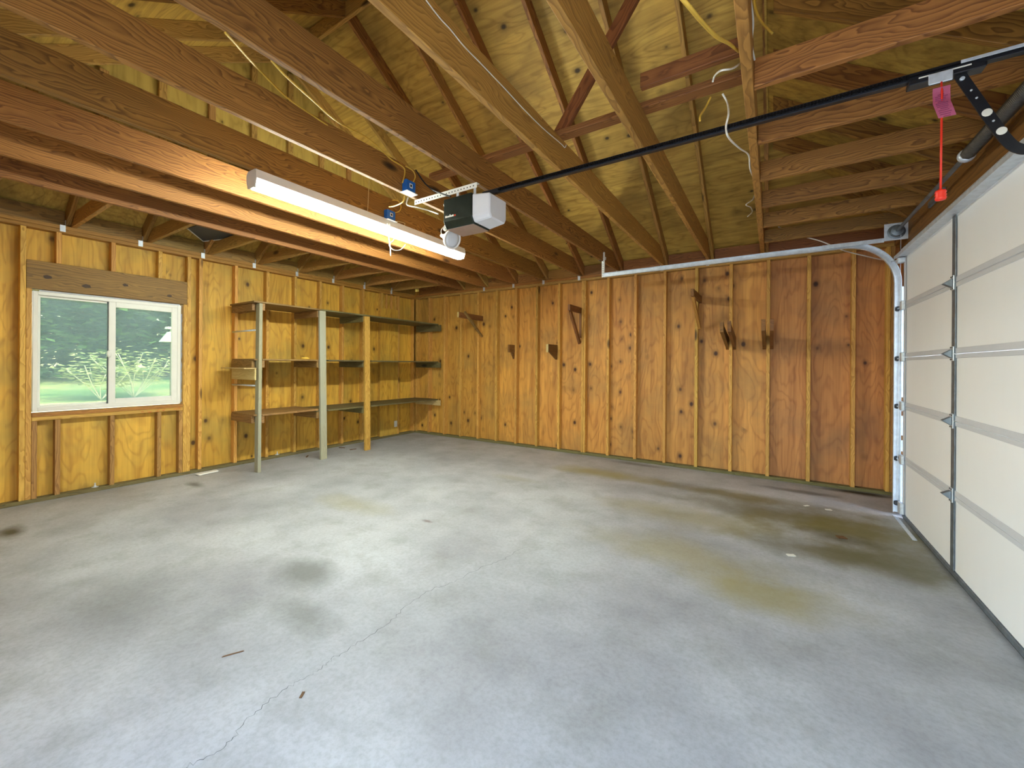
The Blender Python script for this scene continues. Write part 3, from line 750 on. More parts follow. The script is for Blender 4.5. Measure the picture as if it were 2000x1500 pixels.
for v in bm.verts: v.co.x += U(-.004, .004); v.co.z += U(0, .004) if v.co.z > 1.445 else 0
tag(mesh_obj('sponge', bm, M['yellow'], smooth=True), 'small pale yellow sponge lump on the middle shelf board', 'sponge')

# ------------------------------------------------------------------ wall brackets
def on_side(px, py, x): return at(px, py, 0, x)
def strut_bracket(name, x0, tip, wallp, botp, label, pale_tip=False):
    t = empty(name, (x0, YF, tip.z)); tag(t, label, 'bracket')
    zc = (wallp.z)
    box('arm', x0, x0 + .036, tip.y, YF + .085, zc - .045, zc + .045, M['brk'], t, grain='y')
    if pale_tip: box('sawn_end', x0, x0 + .036, tip.y - .002, tip.y, zc - .045, zc + .045, M['pale'], t, .0005)
    return t, zc
bx1 = -4.537 + .039
tipp = on_side(893, 614, bx1); t1, zc = strut_bracket('shelf_bracket', bx1, tipp, at(938, 622, 0, bx1), None, 'wooden bracket with a diagonal strut nearest the shelf corner', True)
pb = at(937, 657, 0, bx1 + .05); pt = at(907, 608, 0, bx1 + .05)
board('strut', (bx1 + .055, pt.y, pt.z - .01), (bx1 + .055, YF + .03, pb.z), (0, 1, 1), .036, .038, M['shelf'], t1)
bx2 = -2.505 - .039
tipp = on_side(1109, 598, bx2); t2, zc2 = strut_bracket('shelf_bracket', bx2, tipp, at(1133, 606, 0, bx2 + .03), None, 'wooden bracket with a diagonal strut beside the doubled stud')
board('strut', (bx2 + .018, tipp.y + .05, zc2 - .048), (bx2 + .018, YF - .01, at(1129, 670, 0, bx2 + .018).z), (0, 1, 1), .034, .06, M['brk'], t2)
box('nailer', bx2, bx2 + .034, YF + .002, YF + .05, at(1130, 660, 1, YF).z, zc2 - .046, M['brk'], t2)
bx3 = -5.35 + SP * 11 + .039
tipp = on_side(1349, 572, bx3); t3, zc3 = strut_bracket('shelf_bracket', bx3, tipp, at(1362, 583, 0, bx3), None, 'wooden bracket with a diagonal strut high above the saddle hooks')
board('strut', (bx3 + .018, tipp.y + .07, zc3 - .05), (bx3 + .018, YF - .005, at(1367, 640, 0, bx3 + .018).z), (0, 1, 1), .034, .055, M['stud'], t3)
# short blocks
def short_block(x0, pxl, pyl, pyr, label, pale):
    a = at(pxl, pyl, 0, x0 + .036); t = empty('hook_block', (x0, YF, a.z)); tag(t, label, 'bracket')
    zc = at(pxl, (pyl + pyr) / 2, 0, x0 + .036).z; hh = abs(at(pxl, pyl, 0, x0 + .036).z - zc)
    box('arm', x0, x0 + .036, a.y, YF + .08, zc - hh, zc + hh, M['brk'], t, grain='y')
    bm = bmesh.new(); add_prism(bm, [(x0 + .001, YF - .002, zc - hh - .005), (x0 + .001, a.y + .09, zc - hh - .002), (x0 + .001, YF - .002, zc - hh - .11)], (0, 0, 0), (.034, 0, 0))
    mesh_obj('gusset', bm, M['brk'], t)
    if pale: box('sawn_end', x0, x0 + .036, a.y - .003, a.y - .0003, zc - hh, zc + hh, M['pale'], t, .0005)
short_block(-5.35 + SP * 4 - .038, 995, 673, 688, 'short dark wooden block with gusset on the stud past the first bracket', False)
short_block(-5.35 + SP * 6 - .038 + .0, 1071, 672, 688, 'short wooden block with a pale sawn end left of the doubled stud', True)
# pointed saddle plates in pairs
def saddle(xs, label):
    t = empty('saddle_hook', (xs, YF, 1.75)); tag(t, label, 'bracket')
    for s, x in ((0, xs - .0385), (1, xs + .0385)):
        y0, y1 = YF + .06, YF - .72
        pts = [(x, y0, 1.60), (x, y0, 1.76), (x, y1 + .16, 1.845), (x, y1, 1.90), (x, y1 + .03, 1.775), (x, YF - .02, 1.635)]
        bm = bmesh.new(); add_prism(bm, pts, (0, 0, 0), (.038, 0, 0)); mesh_obj('side_plate', bm, M['brk'], t, bevel=.002)
saddle(-5.35 + SP * 12, 'pair of pointed saddle plates on the stud under the high bracket')
saddle(-5.35 + SP * 13, 'pair of pointed saddle plates on the last stud before the dark panels')

# ------------------------------------------------------------------ garage door
GD = empty('door_1', (XD, 2.67, 0)); tag(GD, 'white sectional garage door', kind='structure')
zs = [.042, .540, 1.032, 1.480, 1.951, 2.404]
for i in range(5):
    box('door_section', XD, XD + .045, 0.22, 5.10, zs[i] + .002, zs[i + 1] - .002, M['doorw'], GD, .002, 'y')
    # rolled section edges
    if i < 4:
        box('section_edge', XD - .006, XD, 0.22, 5.10, zs[i + 1] - .03, zs[i + 1] - .002, M['doorrail'], GD, .002, 'y')
    if i > 0:
        box('section_edge', XD - .006, XD, 0.22, 5.10, zs[i] + .002, zs[i] + .038, M['doorrail'], GD, .002, 'y')
for y in (3.87 - 1.22, 3.87):
    for i in range(5):
        box('stile', XD - .010, XD - .0065 + .0005, y - .030, y + .030, zs[i] + .004, zs[i + 1] - .004, M['galv_d'], GD, .001, 'z')
for i in range(5):
    box('end_stile', XD - .009, XD - .0062, 5.045, 5.10, zs[i] + .004, zs[i + 1] - .004, M['doorrail'], GD, .001, 'z')
box('bottom_rail', XD - .012, XD + .045, 0.22, 5.10, .012, .041, M['galv_d'], GD, .003, 'y')
box('bottom_seal', XD - .006, XD + .05, 0.22, 5.105, .0, .012, M['rubber'], GD, .004, 'y')
# top strut: folded channel
bm = bmesh.new()
for a in ((XD - .075, XD - .002, 2.398, 2.402), (XD - .006, XD - .002, 2.402, 2.47), (XD - .077, XD - .073, 2.388, 2.416), (XD - .03, XD - .002, 2.47, 2.474)):
    add_box(bm, a[0], a[1], 0.22, 5.115, a[2], a[3])
mesh_obj('top_strut', bm, M['galv'], GD)
def hinge(y, z, k):
    h = box('hinge', XD - .0175, XD - .0105, y - .026, y + .026, z - .048, z + .05, M['galv'], GD, .003)
    bm = bmesh.new(); add_prism(bm, [(XD - .02, y - .02, z - .03), (XD - .06, y - .0, z), (XD - .02, y - .02, z + .03)], (0, 0, 0), (0, .04, 0)); mesh_obj('knuckle', bm, M['galv_d'], h, bevel=.002)
    for dy, dz in ((-.014, -.038), (.014, -.038), (-.014, .04), (.014, .04)):
        bm = bmesh.new(); add_lathe(bm, [(0, .005), (.003, .005), (.004, .003)], (XD - .0175, y + dy, z + dz), (-1, 0, 0), 8); mesh_obj('bolt', bm, M['spring'], h)
for z in zs[1:5]:
    for y in (3.87, 3.87 - 1.22): hinge(y, z, 0)
TY = 5.205
def roller(z, x=XD - .03, y0=4.80):
    rb = box('roller_bracket', XD - .036, XD - .0105, 5.03, 5.108, z - .04, z + .045, M['galv'], GD, .006)
    bm = bmesh.new(); add_tube(bm, [(x, 5.05, z - .012), (x, TY - .005, z - .012)], .006, 8); mesh_obj('roller_stem', bm, M['galv'], rb)
    bm = bmesh.new(); add_lathe(bm, [(-.008, .021), (-.002, .024), (.002, .024), (.008, .021)], (x, TY - .002, z - .012), (0, 1, 0), 16); mesh_obj('roller_wheel', bm, M['rubber'], rb)
for z in zs[1:5]: roller(z)
tb = box('roller_bracket', XD - .06, XD - .0105, 5.045, 5.108, 2.345, 2.39, M['galv'], GD, .004)
bm = bmesh.new(); add_tube(bm, [(XD - .05, 5.06, 2.365), (XD - .07, 5.15, 2.383), (XD - .075, TY - .01, 2.388)], .007, 8); mesh_obj('roller_stem', bm, M['galv'], tb)
bb = box('bottom_bracket', XD - .04, XD - .0125, 5.03, 5.115, .05, .15, M['galv'], GD, .004)
bm = bmesh.new(); add_lathe(bm, [(-.01, .02), (-.002, .024), (.002, .024), (.01, .02)], (XD - .03, TY - .01, .11), (0, 1, 0), 16); mesh_obj('roller_wheel', bm, M['rubber'], bb)
# things right by the door foot
sb = thing_box('seal_strip', (.955, .985, 4.50, 5.15, .0, .006), M['galv'], 'loose shiny metal strip on the floor along the door foot', 'strip', bevel=.001)

# ------------------------------------------------------------------ door track
TR = empty('door_track', (XD - .03, TY, 0)); tag(TR, 'galvanised curved door track beside the white garage door', 'track')
def track_sweep(path, name, mat=M['galv']):
    """C-shaped rail swept along a path in the X-Z plane at Y = TY; open toward the door"""
    prof = [(-.026, -.034), (-.026, .0), (.026, .0), (.026, -.034), (.023, -.034), (.023, -.003), (-.023, -.003), (-.023, -.034)]
    bm = bmesh.new(); rings = []
    for i, (x, z) in enumerate(path):
        a = path[max(i - 1, 0)]; b_ = path[min(i + 1, len(path) - 1)]
        d = Vector((b_[0] - a[0], 0, b_[1] - a[1])).normalized(); n = Vector((d.z, 0, -d.x))
        rings.append([bm.verts.new(Vector((x, TY, z)) + n * u + Vector((0, w + .017, 0))) for u, w in prof])
    for a, b_ in zip(rings, rings[1:]):
        for k in range(8): bm.faces.new((a[k], a[(k + 1) % 8], b_[(k + 1) % 8], b_[k]))
    bm.faces.new(rings[0][::-1]); bm.faces.new(rings[-1])
    return mesh_obj(name, bm, mat, TR)
xv, zh, rr = XD - .030, 2.590, .40
track_sweep([(xv, .02), (xv, 1.0), (xv, zh - rr)], 'vertical_rail')
arc = [(xv - rr + rr * math.cos(t), zh - rr + rr * math.sin(t)) for t in [math.pi / 2 * k / 14 for k in range(15)]]
track_sweep(arc, 'curved_rail')
track_sweep([(xv - rr, zh), (.0, zh), (-1.905, zh - .012)], 'horizontal_rail')
# perforated mounting angle along the vertical rail
bm = bmesh.new(); add_box(bm, xv - .005, xv + .085, TY + .022, TY + .0245, .03, 2.15); mesh_obj('mounting_angle', bm, M['galv'], TR)
for z in (.55, .70, .93, 1.06):
    box('angle_slot', xv + .028, xv + .052, TY + .0205, TY + .0219, z, z + .045, M['dark'], TR, .001)
box('jamb_bracket', xv + .05, XE - .001, TY + .026, TY + .03, 1.96, 2.04, M['galv'], TR, .001)
hs = empty('track_hanger', (-1.905, TY + .03, 2.6)); tag(hs, 'white perforated strap hanging the end of the horizontal track', 'strap')
bm = bmesh.new(); add_box(bm, -1.925, -1.89, TY + .021, TY + .0235, 2.555, ZP + .12); add_box(bm, -1.8925, -1.89, TY + .0235, TY + .05, 2.555, ZP + .12); mesh_obj('angle', bm, M['white'], hs)
for k in range(11): box('hole', -1.912, -1.903, TY + .0202, TY + .0209, 2.58 + k * .03, 2.588 + k * .03, M['rubber'], hs, 0)
box('cross_bar', -1.98, -1.88, TY + .052, TY + .056, ZP + .02, ZP + .06, M['galv'], hs, .001)

# jamb and header framing of the door wall
thing_box('trim_1', (XE, XE + .088, DY1 + .002, DY1 + .04, .0, ZS1 - .002), M['dark'], 'door jamb', None)['kind'] = 'structure'
thing_box('door_trimmer', (XE + .002, XE + .088, DY1 + .042, DY1 + .08, .0, ZS1 - .002), M['stud'], 'upright trimmer behind the vertical door track', 'stud')
thing_box('door_header', (XE + .002, XE + .086, YN + .05, DY1, 2.465, ZS1 - .003), M['dark'], 'dark header beam lying over the garage door', 'header')
thing_box('mounting_board', (XE - .040, XE - .001, 1.9, 5.5, 2.54, 2.765), M['dark'], 'dark board behind the torsion spring above the door', 'board')
ft_ = thing_box('foot_bracket', (1.06, 1.08, 5.36, 5.52, .0, .10), M['galv_d'], 'dull metal foot plate at the base of the door jamb corner', 'bracket')

# ------------------------------------------------------------------ torsion shaft
TS = empty('torsion_shaft', (.975, 4.9, 2.66)); tag(TS, 'steel torsion shaft with a dark coil spring over the garage door', 'spring')
sx_, sz_ = .975, 2.662
bm = bmesh.new(); add_tube(bm, [(sx_, -.2, sz_), (sx_, 5.24, sz_)], .0135, 12); mesh_obj('shaft', bm, M['galv_d'], TS, smooth=True)
bm = bmesh.new(); turns = 90; pts = [(sx_ + .030 * math.cos(k * math.pi / 4), 3.51 - (3.51 - 2.45) * k / (turns * 8), sz_ + .030 * math.sin(k * math.pi / 4)) for k in range(turns * 8 + 1)]
add_tube(bm, pts, .0056, 5); mesh_obj('coil_spring', bm, M['spring'], TS, smooth=True)
bm = bmesh.new(); add_lathe(bm, [(0, .032), (.012, .040), (.03, .040), (.036, .028), (.06, .026)], (sx_, 3.51, sz_), (0, 1, 0), 20); mesh_obj('winding_cone', bm, M['galv'], TS, smooth=True)
bp = bmesh.new(); add_box(bp, sx_ - .085, XE - .041, 5.185, 5.189, sz_ - .075, sz_ + .085); pl_ = mesh_obj('bearing_plate', bp, M['galv'], TS, bevel=.001)
bm = bmesh.new(); add_lathe(bm, [(0, .060), (.006, .066), (.012, .052), (.02, .05), (.05, .046), (.055, .03), (.062, .018)], (sx_, 5.182, sz_), (0, -1, 0), 28); mesh_obj('cable_drum', bm, M['galv_d'], TS, smooth=False)
box('flag_arm', .42, sx_ - .085, 5.183, 5.188, sz_ - .085, sz_ - .045, M['galv'], TS, .001)
bm = bmesh.new(); add_tube(bm, [(sx_ + .025, 5.14, sz_), (sx_ + .01, 5.14, .15)], .0018, 5); mesh_obj('lift_cable', bm, M['galv'], TS)
cb = thing_box('center_bracket', (XE - .060, XE - .042, 4.20, 4.54, 2.66, 2.705), M['galv_d'], 'slotted metal bar bolted over the door near the drum', 'bracket')

# ------------------------------------------------------------------ opener
OY = 2.48
OP = empty('garage_door_opener', (-1.8, OY, 2.45)); tag(OP, 'ceiling mounted chain drive garage door opener with black rail', 'opener')
hz0, hz1 = 2.425, 2.645
xa, xb = -2.13, -1.86
bm = bmesh.new(); add_prism(bm, [(xa, OY - .13, hz0 + .05), (xa, OY - .10, hz0), (xa, OY + .10, hz0), (xa, OY + .13, hz0 + .05), (xa, OY + .13, hz1), (xa, OY - .13, hz1)], (0, 0, 0), (xb - xa, 0, 0))
hs_ = mesh_obj('housing', bm, M['housing'], OP, bevel=.004)
box('bottom_plate', xa + .005, xb - .005, OY - .096, OY + .096, hz0 - .003, hz0 - .0005, M['chrome'], OP, .001)
bm = bmesh.new(); add_prism(bm, [(xb, OY - .125, hz0 + .045), (xb, OY - .10, hz0 + .008), (xb, OY + .10, hz0 + .008), (xb, OY + .125, hz0 + .045), (xb, OY + .125, hz1 - .01), (xb, OY - .125, hz1 - .01)], (0, 0, 0), (.15, 0, 0))
bm.verts.ensure_lookup_table()
for v in bm.verts:
    if v.co.x > xb + .1: v.co.y = OY + (v.co.y - OY) * .86; v.co.z = 2.535 + (v.co.z - 2.535) * .86
mesh_obj('light_cover', bm, M['lens'], OP, bevel=.008)
# maker's mark: a pale scribble with a small red end on the dark side
for k, (dx, w, h, mt) in enumerate(((.02, .012, .016, 'paper'), (.035, .01, .012, 'paper'), (.048, .012, .012, 'paper'), (.063, .008, .02, 'paper'), (.074, .012, .012, 'paper'), (.09, .01, .014, 'paper'), (.105, .018, .012, 'redink'))):
    box('logo_stroke', xa + dx, xa + dx + w, OY - .1312, OY - .1302, hz0 + .075, hz0 + .075 + h, M[mt], hs_, 0)
# rail from the motor to the header
rz0, rz1 = 2.615, 2.65
RL = box('rail', -1.85, XE - .065, OY - .016, OY + .016, rz0 + .036, rz0 + .07, M['black'], OP, .003, 'x')
bm = bmesh.new()
n = 190
for k in range(n):
    x0 = -1.70 + k * .0137
    if x0 > .50: break
    add_box(bm, x0, x0 + .0085, OY - .026, OY - .0165, rz0 + .045, rz0 + .06)
ch = mesh_obj('drive_chain', bm, M['chain'], RL)
bm = bmesh.new(); add_box(bm, -1.70, .95, OY - .0235, OY - .019, rz0 + .05, rz0 + .055); mesh_obj('chain_core', bm, M['chain'], RL)
box('header_bracket', XE - .115, XE - .041, OY - .03, OY + .03, rz0 + .02, rz0 + .085, M['galv'], OP, .002)
box('chain_cover',   .66, .87, OY - .0215, OY - .0265 + .001, rz0 + .05, rz0 + .064, M['galv'], OP, .001)
TRL = box('trolley', .50, .735, OY - .028, OY + .028, rz0 + .012, rz0 + .035, M['black'], OP, .003, 'x')
bm = bmesh.new(); add_box(bm, .56, .635, OY - .035, OY - .0285, rz0 - .012, rz0 + .034); mesh_obj('release_lever', bm, M['galv'], TRL, bevel=.006)
box('trolley_lip', .53, .69, OY - .030, OY - .0285, rz0 + .030, rz0 + .036, M['paper'], TRL, .0005)
AR = [(.663, 2.63), (.754, 2.413), (.80, 2.31), (.83, 2.272), (.87, 2.258), (XD - .02, 2.258)]
bm = bmesh.new(); rings = []
sp = spline([(x, OY, z) for x, z in AR], 5)
for i, p in enumerate(sp):
    d = (sp[min(i + 1, len(sp) - 1)] - sp[max(i - 1, 0)]).normalized(); nrm = Vector((d.z, 0, -d.x)) * .0185
    rings.append([bm.verts.new(p + nrm + Vector((0, -.003, 0))), bm.verts.new(p - nrm + Vector((0, -.003, 0))), bm.verts.new(p - nrm + Vector((0, .003, 0))), bm.verts.new(p + nrm + Vector((0, .003, 0)))])
for a, b_ in zip(rings, rings[1:]):
    for k in range(4): bm.faces.new((a[k], a[(k + 1) % 4], b_[(k + 1) % 4], b_[k]))
bm.faces.new(rings[0][::-1]); bm.faces.new(rings[-1])
arm = mesh_obj('door_arm', bm, M['black'], OP)
def spot(x, z, r, h, mat, name, par):
    bm = bmesh.new(); add_lathe(bm, [(0, r), (h, r), (h + .001, r * .6)], (x, OY - .0032, z), (0, -1, 0), 14); return mesh_obj(name, bm, M[mat], par)
spot(0.742, 2.443, .016, .0012, 'paper', 'round_sticker', arm); spot(0.783, 2.355, .016, .0012, 'paper', 'round_sticker', arm)
spot(0.669, 2.609, .008, .006, 'galv', 'bolt', arm); spot(0.696, 2.551, .004, .002, 'galv', 'bolt', arm); spot(0.712, 2.514, .004, .002, 'galv', 'bolt', arm); spot(0.760, 2.403, .004, .002, 'galv', 'bolt', arm)
box('door_bracket', XD - .035, XD - .0105, OY - .04, OY + .04, 2.215, 2.315, M['galv'], GD, .003)
cx = .60
bm = bmesh.new(); add_tube(bm, [(cx, OY - .032, 2.605), (cx + .002, OY - .032, 2.56), (cx + .001, OY - .032, 2.35), (cx, OY - .032, 2.14)], .0038, 6); cordo = mesh_obj('release_cord', bm, M['redp'], TRL, smooth=True)
bm = bmesh.new(); add_lathe(bm, [(0, .006), (.004, .016), (.012, .019), (.018, .016), (.024, .019), (.030, .016), (.036, .019), (.045, .016), (.048, .0)], (cx, OY - .032, 2.146), (0, 0, -1), 16); mesh_obj('pull_handle', bm, M['redp'], TRL, smooth=True)
bm = bmesh.new(); prev = None
for k in range(9):
    z = 2.582 - k * .0165; d = .006 * math.sin(k * .8); sh = (.0, .0, .001, .001, .0, .003, .007, .012, .018)[k]
    row = [bm.verts.new((cx - .027 + sh, OY - .036 + d, z)), bm.verts.new((cx + .027 + sh, OY - .036 + d, z))]
    if prev: bm.faces.new((prev[0], prev[1], row[1], row[0]))
    prev = row
bmesh.ops.solidify(bm, geom=bm.faces[:], thickness=.0008)
tg = mesh_obj('warning_tag', bm, M['tag'], TRL)
bm = bmesh.new()
for k in range(13):
    z = 2.55 - k * .0082
    kk = (2.582 - z) / .0165; k0 = int(kk); f_ = kk - k0
    dd = .006 * (math.sin(k0 * .8) * (1 - f_) + math.sin((k0 + 1) * .8) * f_)
    sh = (.0, .0, .001, .001, .0, .003, .007, .012, .018, .02)
    s_ = sh[k0] * (1 - f_) + sh[k0 + 1] * f_
    w = .02 if k % 4 else .012
    add_box(bm, cx - w + s_, cx + w * U(.6, 1) + s_, OY - .0372 + dd - .0012, OY - .0372 + dd - .0004, z, z + .003)
mesh_obj('printed_lines', bm, M['ink'], tg)
# punched angle the motor hangs from
PA = empty('punched_angle', (-2.0, OY, 2.68)); tag(PA, 'white punched steel angle holding the opener motor under the joists', 'strap')
pz = 2.7485; px0, px1 = -2.56, -1.90
bm = bmesh.new(); add_box(bm, px0, px1, OY - .016, OY - .0135, pz - .018, pz + .022); add_box(bm, px0, px1, OY - .0135, OY + .022, pz + .0195, pz + .022); mesh_obj('angle', bm, M['white'], PA)
for k in range(21): box('hole', px0 + .015 + k * .0305, px0 + .024 + k * .0305, OY - .0172, OY - .0162, pz - .004, pz + .005, M['rubber'], PA, 0)
for x in (-2.09, -1.92): box('hanger_strap', x - .012, x + .012, OY - .0125, OY - .0105, hz1 - .02, pz + .019, M['galv'], PA, .0005)

# ------------------------------------------------------------------ fluorescent light
FX = empty('fluorescent_light', (-3.165, 2.66, 2.70)); tag(FX, 'long lit fluorescent strip light fixed under a ceiling joist', 'light')
fxc, fy0, fy1 = -3.165, 1.465, 3.80
bm = bmesh.new()
add_prism(bm, [(fxc - .062, fy0, 2.768), (fxc + .062, fy0, 2.768), (fxc + .066, fy0, 2.706), (fxc + .05, fy0, 2.69), (fxc - .05, fy0, 2.69), (fxc - .066, fy0, 2.706)], (0, 0, 0), (0, fy1 - fy0, 0))
mesh_obj('reflector_housing', bm, M['fixture'], FX)
for y, s in ((fy0, 1), (fy1, -1)):
    bm = bmesh.new(); add_prism(bm, [(fxc - .05, y - .003, 2.77), (fxc + .05, y - .003, 2.77), (fxc + .07, y - .003, 2.745), (fxc + .068, y - .003, 2.695), (fxc + .05, y - .003, 2.645), (fxc - .05, y - .003, 2.645), (fxc - .068, y - .003, 2.695), (fxc - .07, y - .003, 2.745)], (0, 0, 0), (0, .006, 0)); mesh_obj('end_cap', bm, M['fixture'], FX)
    for dx in (-.033, .033): box('lampholder', fxc + dx - .012, fxc + dx + .012, y + .004 * s - (.012 if s < 0 else -.0), y + .004 * s + (.012 if s > 0 else 0), 2.645, 2.6895, M['white'], FX, .002)
for dx in (-.033, .033):
    bm = bmesh.new(); add_tube(bm, [(fxc + dx, fy0 + .018, 2.663), (fxc + dx, fy1 - .018, 2.663)], .018, 12); mesh_obj('glowing_tube', bm, M['tube'], FX, smooth=True)

# ------------------------------------------------------------------ electrical bits
def blue_box(name, x, y, z, label, face):
    t = empty(name, (x, y, z)); tag(t, label, 'outlet box')
    bx_ = box('box_body', x + .0, x + .05, y - .05, y + .05, z - .04, z + .055, M['blue'], t, .004)
    box('outlet_plate', x - .01, x + .07, y - .058, y + .058, z - .047, z - .0405, M['white'], t, .002)
    box('label_square', x + .0502, x + .0508, y - .016, y + .016, z - .005, z + .03, M['paper'], bx_, 0)
    box('label_center', x + .0509, x + .0513, y - .009, y + .009, z + .003, z + .023, M['rubber'], bx_, 0)
    return t
blue_box('outlet_box', -2.516, 2.335, 2.81, 'blue outlet box on the joist beside the opener motor', 0)
blue_box('outlet_box', -3.143, 2.68, 2.805, 'blue outlet box on the joist above the strip light', 0)
# PAR flood lamp on a cord
FL = empty('flood_lamp', (-2.4, 2.7, 2.5)); tag(FL, 'white clamp flood lamp hanging by cord below the opener motor', 'lamp')
lc = at(868, 462, 0, -2.42); ax = (at(893, 482, 0, -2.42) - lc); ax = Vector((.55, ax.y * 1.0, ax.z * .8)).normalized()
ax = Vector((.80, -.14, -.35)).normalized()
O_ = lc + ax * .0
bm = bmesh.new(); add_lathe(bm, [(0, .0), (.002, .024), (.03, .030), (.05, .048), (.09, .074), (.115, .083), (.125, .085), (.127, .079), (.122, .074)], O_, ax, 28); mesh_obj('lamp_shell', bm, M['lampw'], FL, smooth=True)
bm = bmesh.new(); add_lathe(bm, [(.1215, .074), (.124, .045), (.126, .0)], O_, ax, 28); mesh_obj('lens_face', bm, M['lens'], FL, smooth=True)
bm = bmesh.new(); add_lathe(bm, [(-.045, .0), (-.044, .015), (0, .018), (.004, .022)], O_, ax, 16); mesh_obj('socket', bm, M['white'], FL, smooth=True)
bm = bmesh.new(); add_tube(bm, spline([O_ - ax * .04, O_ + Vector((-.01, -.03, .05)), O_ + Vector((0.01, .0, .10)), O_ + Vector((.01, .02, .16)), (O_.x - .02, O_.y + .01, ZP + .02)], 6), .004, 6); mesh_obj('hanging_cord', bm, M['wire'], FL, smooth=True)
bm = bmesh.new(); add_lathe(bm, [(0, .006), (.01, .018), (.025, .016), (.035, .006)], O_ + Vector((.0, .01, .05)), (0, 0, 1), 10); mesh_obj('clamp_knot', bm, M['wire'], FL, smooth=True)

# cables; each is measured on the joist, rafter or wall it hangs from
def W(pts): return [at(*p) for p in pts]
wire('yellow_cable', W([(440, 64, 0, -1.94), (455, 80, 0, -1.98), (500, 130, 0, -2.15), (560, 190, 0, -2.4), (610, 225, 0, -2.5), (640, 245, 0, -2.52)]), .0055, M['yellow'], 'yellow cable sagging between two joists near the top of the roof')
wire('yellow_cable', W([(530, 118, 0, -1.96), (560, 150, 0, -2.0), (610, 195, 0, -2.1), (660, 238, 0, -2.2), (715, 268, 0, -2.35), (748, 296, 0, -2.45), (765, 312, 0, -2.49), (790, 330, 0, -2.5), (786, 357, 0, -2.49)]), .0055, M['yellow'], 'long yellow cable running down to the blue box beside the opener')
wire('yellow_cable', W([(792, 324, 0, -2.51), (806, 333, 0, -2.49), (811, 345, 0, -2.49), (806, 358, 0, -2.492)]), .005, M['yellow'], 'yellow cable loop above the blue box beside the opener')
wire('yellow_cable', W([(766, 391, 0, -3.14), (777, 392, 0, -3.12), (783, 402, 0, -3.11), (780, 412, 0, -3.11), (768, 416, 0, -3.115)]), .005, M['yellow'], 'yellow cable loop beside the blue box above the strip light')
wire('yellow_cable', W([(790, 383, 0, -2.48), (787, 394, 0, -2.48), (772, 402, 0, -2.7), (760, 404, 0, -3.0)]), .005, M['yellow'], 'yellow cable stub leaving the bottom of the blue opener box')
wire('black_cord', W([(812, 332, 0, -2.50), (830, 358, 0, -2.42), (848, 372, 0, -2.3), (862, 378, 0, -2.1), (880, 384, 0, -1.99)]), .006, M['rubber'], 'black cord curving down onto the opener motor')
wire('power_lead', W([(797, 386, 0, -2.48), (795, 400, 0, -2.45), (815, 405, 0, -2.3), (840, 412, 0, -2.2), (856, 418, 0, -2.06)]), .005, M['wire'], 'pale cord from the blue box to the opener motor')
wire('power_lead', W([(762, 437, 0, -3.09), (764, 450, 0, -3.06), (772, 458, 0, -3.04), (768, 470, 0, -3.04), (760, 478, 0, -3.05), (768, 488, 0, -3.03), (782, 488, 0, -3.03), (792, 478, 0, -3.04)]), .004, M['wire'], 'looped white cord hanging in front of the strip light')
wire('pull_cord', W([(757, 437, 0, -3.09), (759, 460, 0, -3.08), (762, 480, 0, -3.07), (763, 500, 0, -3.07)]), .005, M['wire'], 'white pull cord hanging straight below the upper blue box', 'cord')
wire('white_wire', W([(832, 0, 0, -1.272), (858, 34, 0, -1.272), (880, 58, 0, -1.272), (906, 90, 0, -1.272), (940, 125, 0, -1.272), (985, 172, 0, -1.272), (1020, 210, 0, -1.272), (1060, 250, 0, -1.272), (1095, 280, 0, -1.272), (1103, 288, 0, -1.27), (1106, 283, 0, -1.265)]), .0028, M['wire'], 'thin white wire stapled along the face of the pale joist')
wire('yellow_cable', W([(1328, -8, 0, -.22), (1350, 18, 0, -.2), (1370, 42, 0, -.19), (1400, 72, 0, -.17), (1425, 86, 0, -.16), (1443, 101, 0, -.14)]), .0062, M['yellow'], 'flat yellow cable reaching the side of the yellow girder')
wire('white_cable', W([(1446, 124, 0, -.14), (1430, 134, 0, -.16), (1408, 138, 0, -.2), (1396, 148, 0, -.24), (1392, 160, 0, -.25)]), .0045, M['wire'], 'white cable curling off the girder above the short reddish board')
wire('white_cable', W([(1411, 183, 0, -.22), (1420, 200, 0, -.2), (1423, 222, 0, -.18), (1418, 248, 0, -.19), (1424, 270, 0, -.18), (1445, 290, 0, -.16), (1462, 303, 0, -.139), (1465, 330, 0, -.138), (1472, 348, 0, -.137)]), .0045, M['wire'], 'white cable snaking beside the girder under the opener rail')
wire('white_cable', W([(1474, 380, 0, -.138), (1470, 390, 0, -.15), (1457, 400, 0, -.18), (1466, 405, 0, -.17), (1469, 414, 0, -.17), (1460, 423, 0, -.19)]), .004, M['wire'], 'short curled white cable end low beside the girder')
wire('yellow_cable', W([(1388, 190, 0, -.28), (1378, 210, 0, -.3), (1368, 226, 0, -.31), (1367, 236, 0, -.31)]), .005, M['yellow'], 'short yellow cable end hanging below the short reddish board')
wire('white_cable', W([(1464, -8, 1, 2.06), (1469, 20, 1, 2.12), (1471, 48, 1, 2.18), (1468, 85, 1, 2.26), (1474, 118, 1, 2.30)]), .0045, M['wire'], 'white cable running along the door side of the girder')
wire('yellow_cable', W([(1473, -8, 1, 2.3), (1477, 22, 1, 2.3), (1490, 46, 1, 2.31), (1509, 66, 1, 2.32)]), .0055, M['yellow'], 'short yellow cable hanging in the jack joist bay past the girder')
wire('white_cable', W([(1520, 443, 1, 5.425), (1555, 458, 1, 5.43), (1600, 470, 1, 5.45), (1625, 480, 1, 5.45), (1650, 490, 1, 5.5), (1690, 500, 1, 5.6), (1722, 507, 1, 5.7), (1738, 507, 1, 5.75)]), .006, M['wire'], 'white cable drooping across the curved end of the door track')
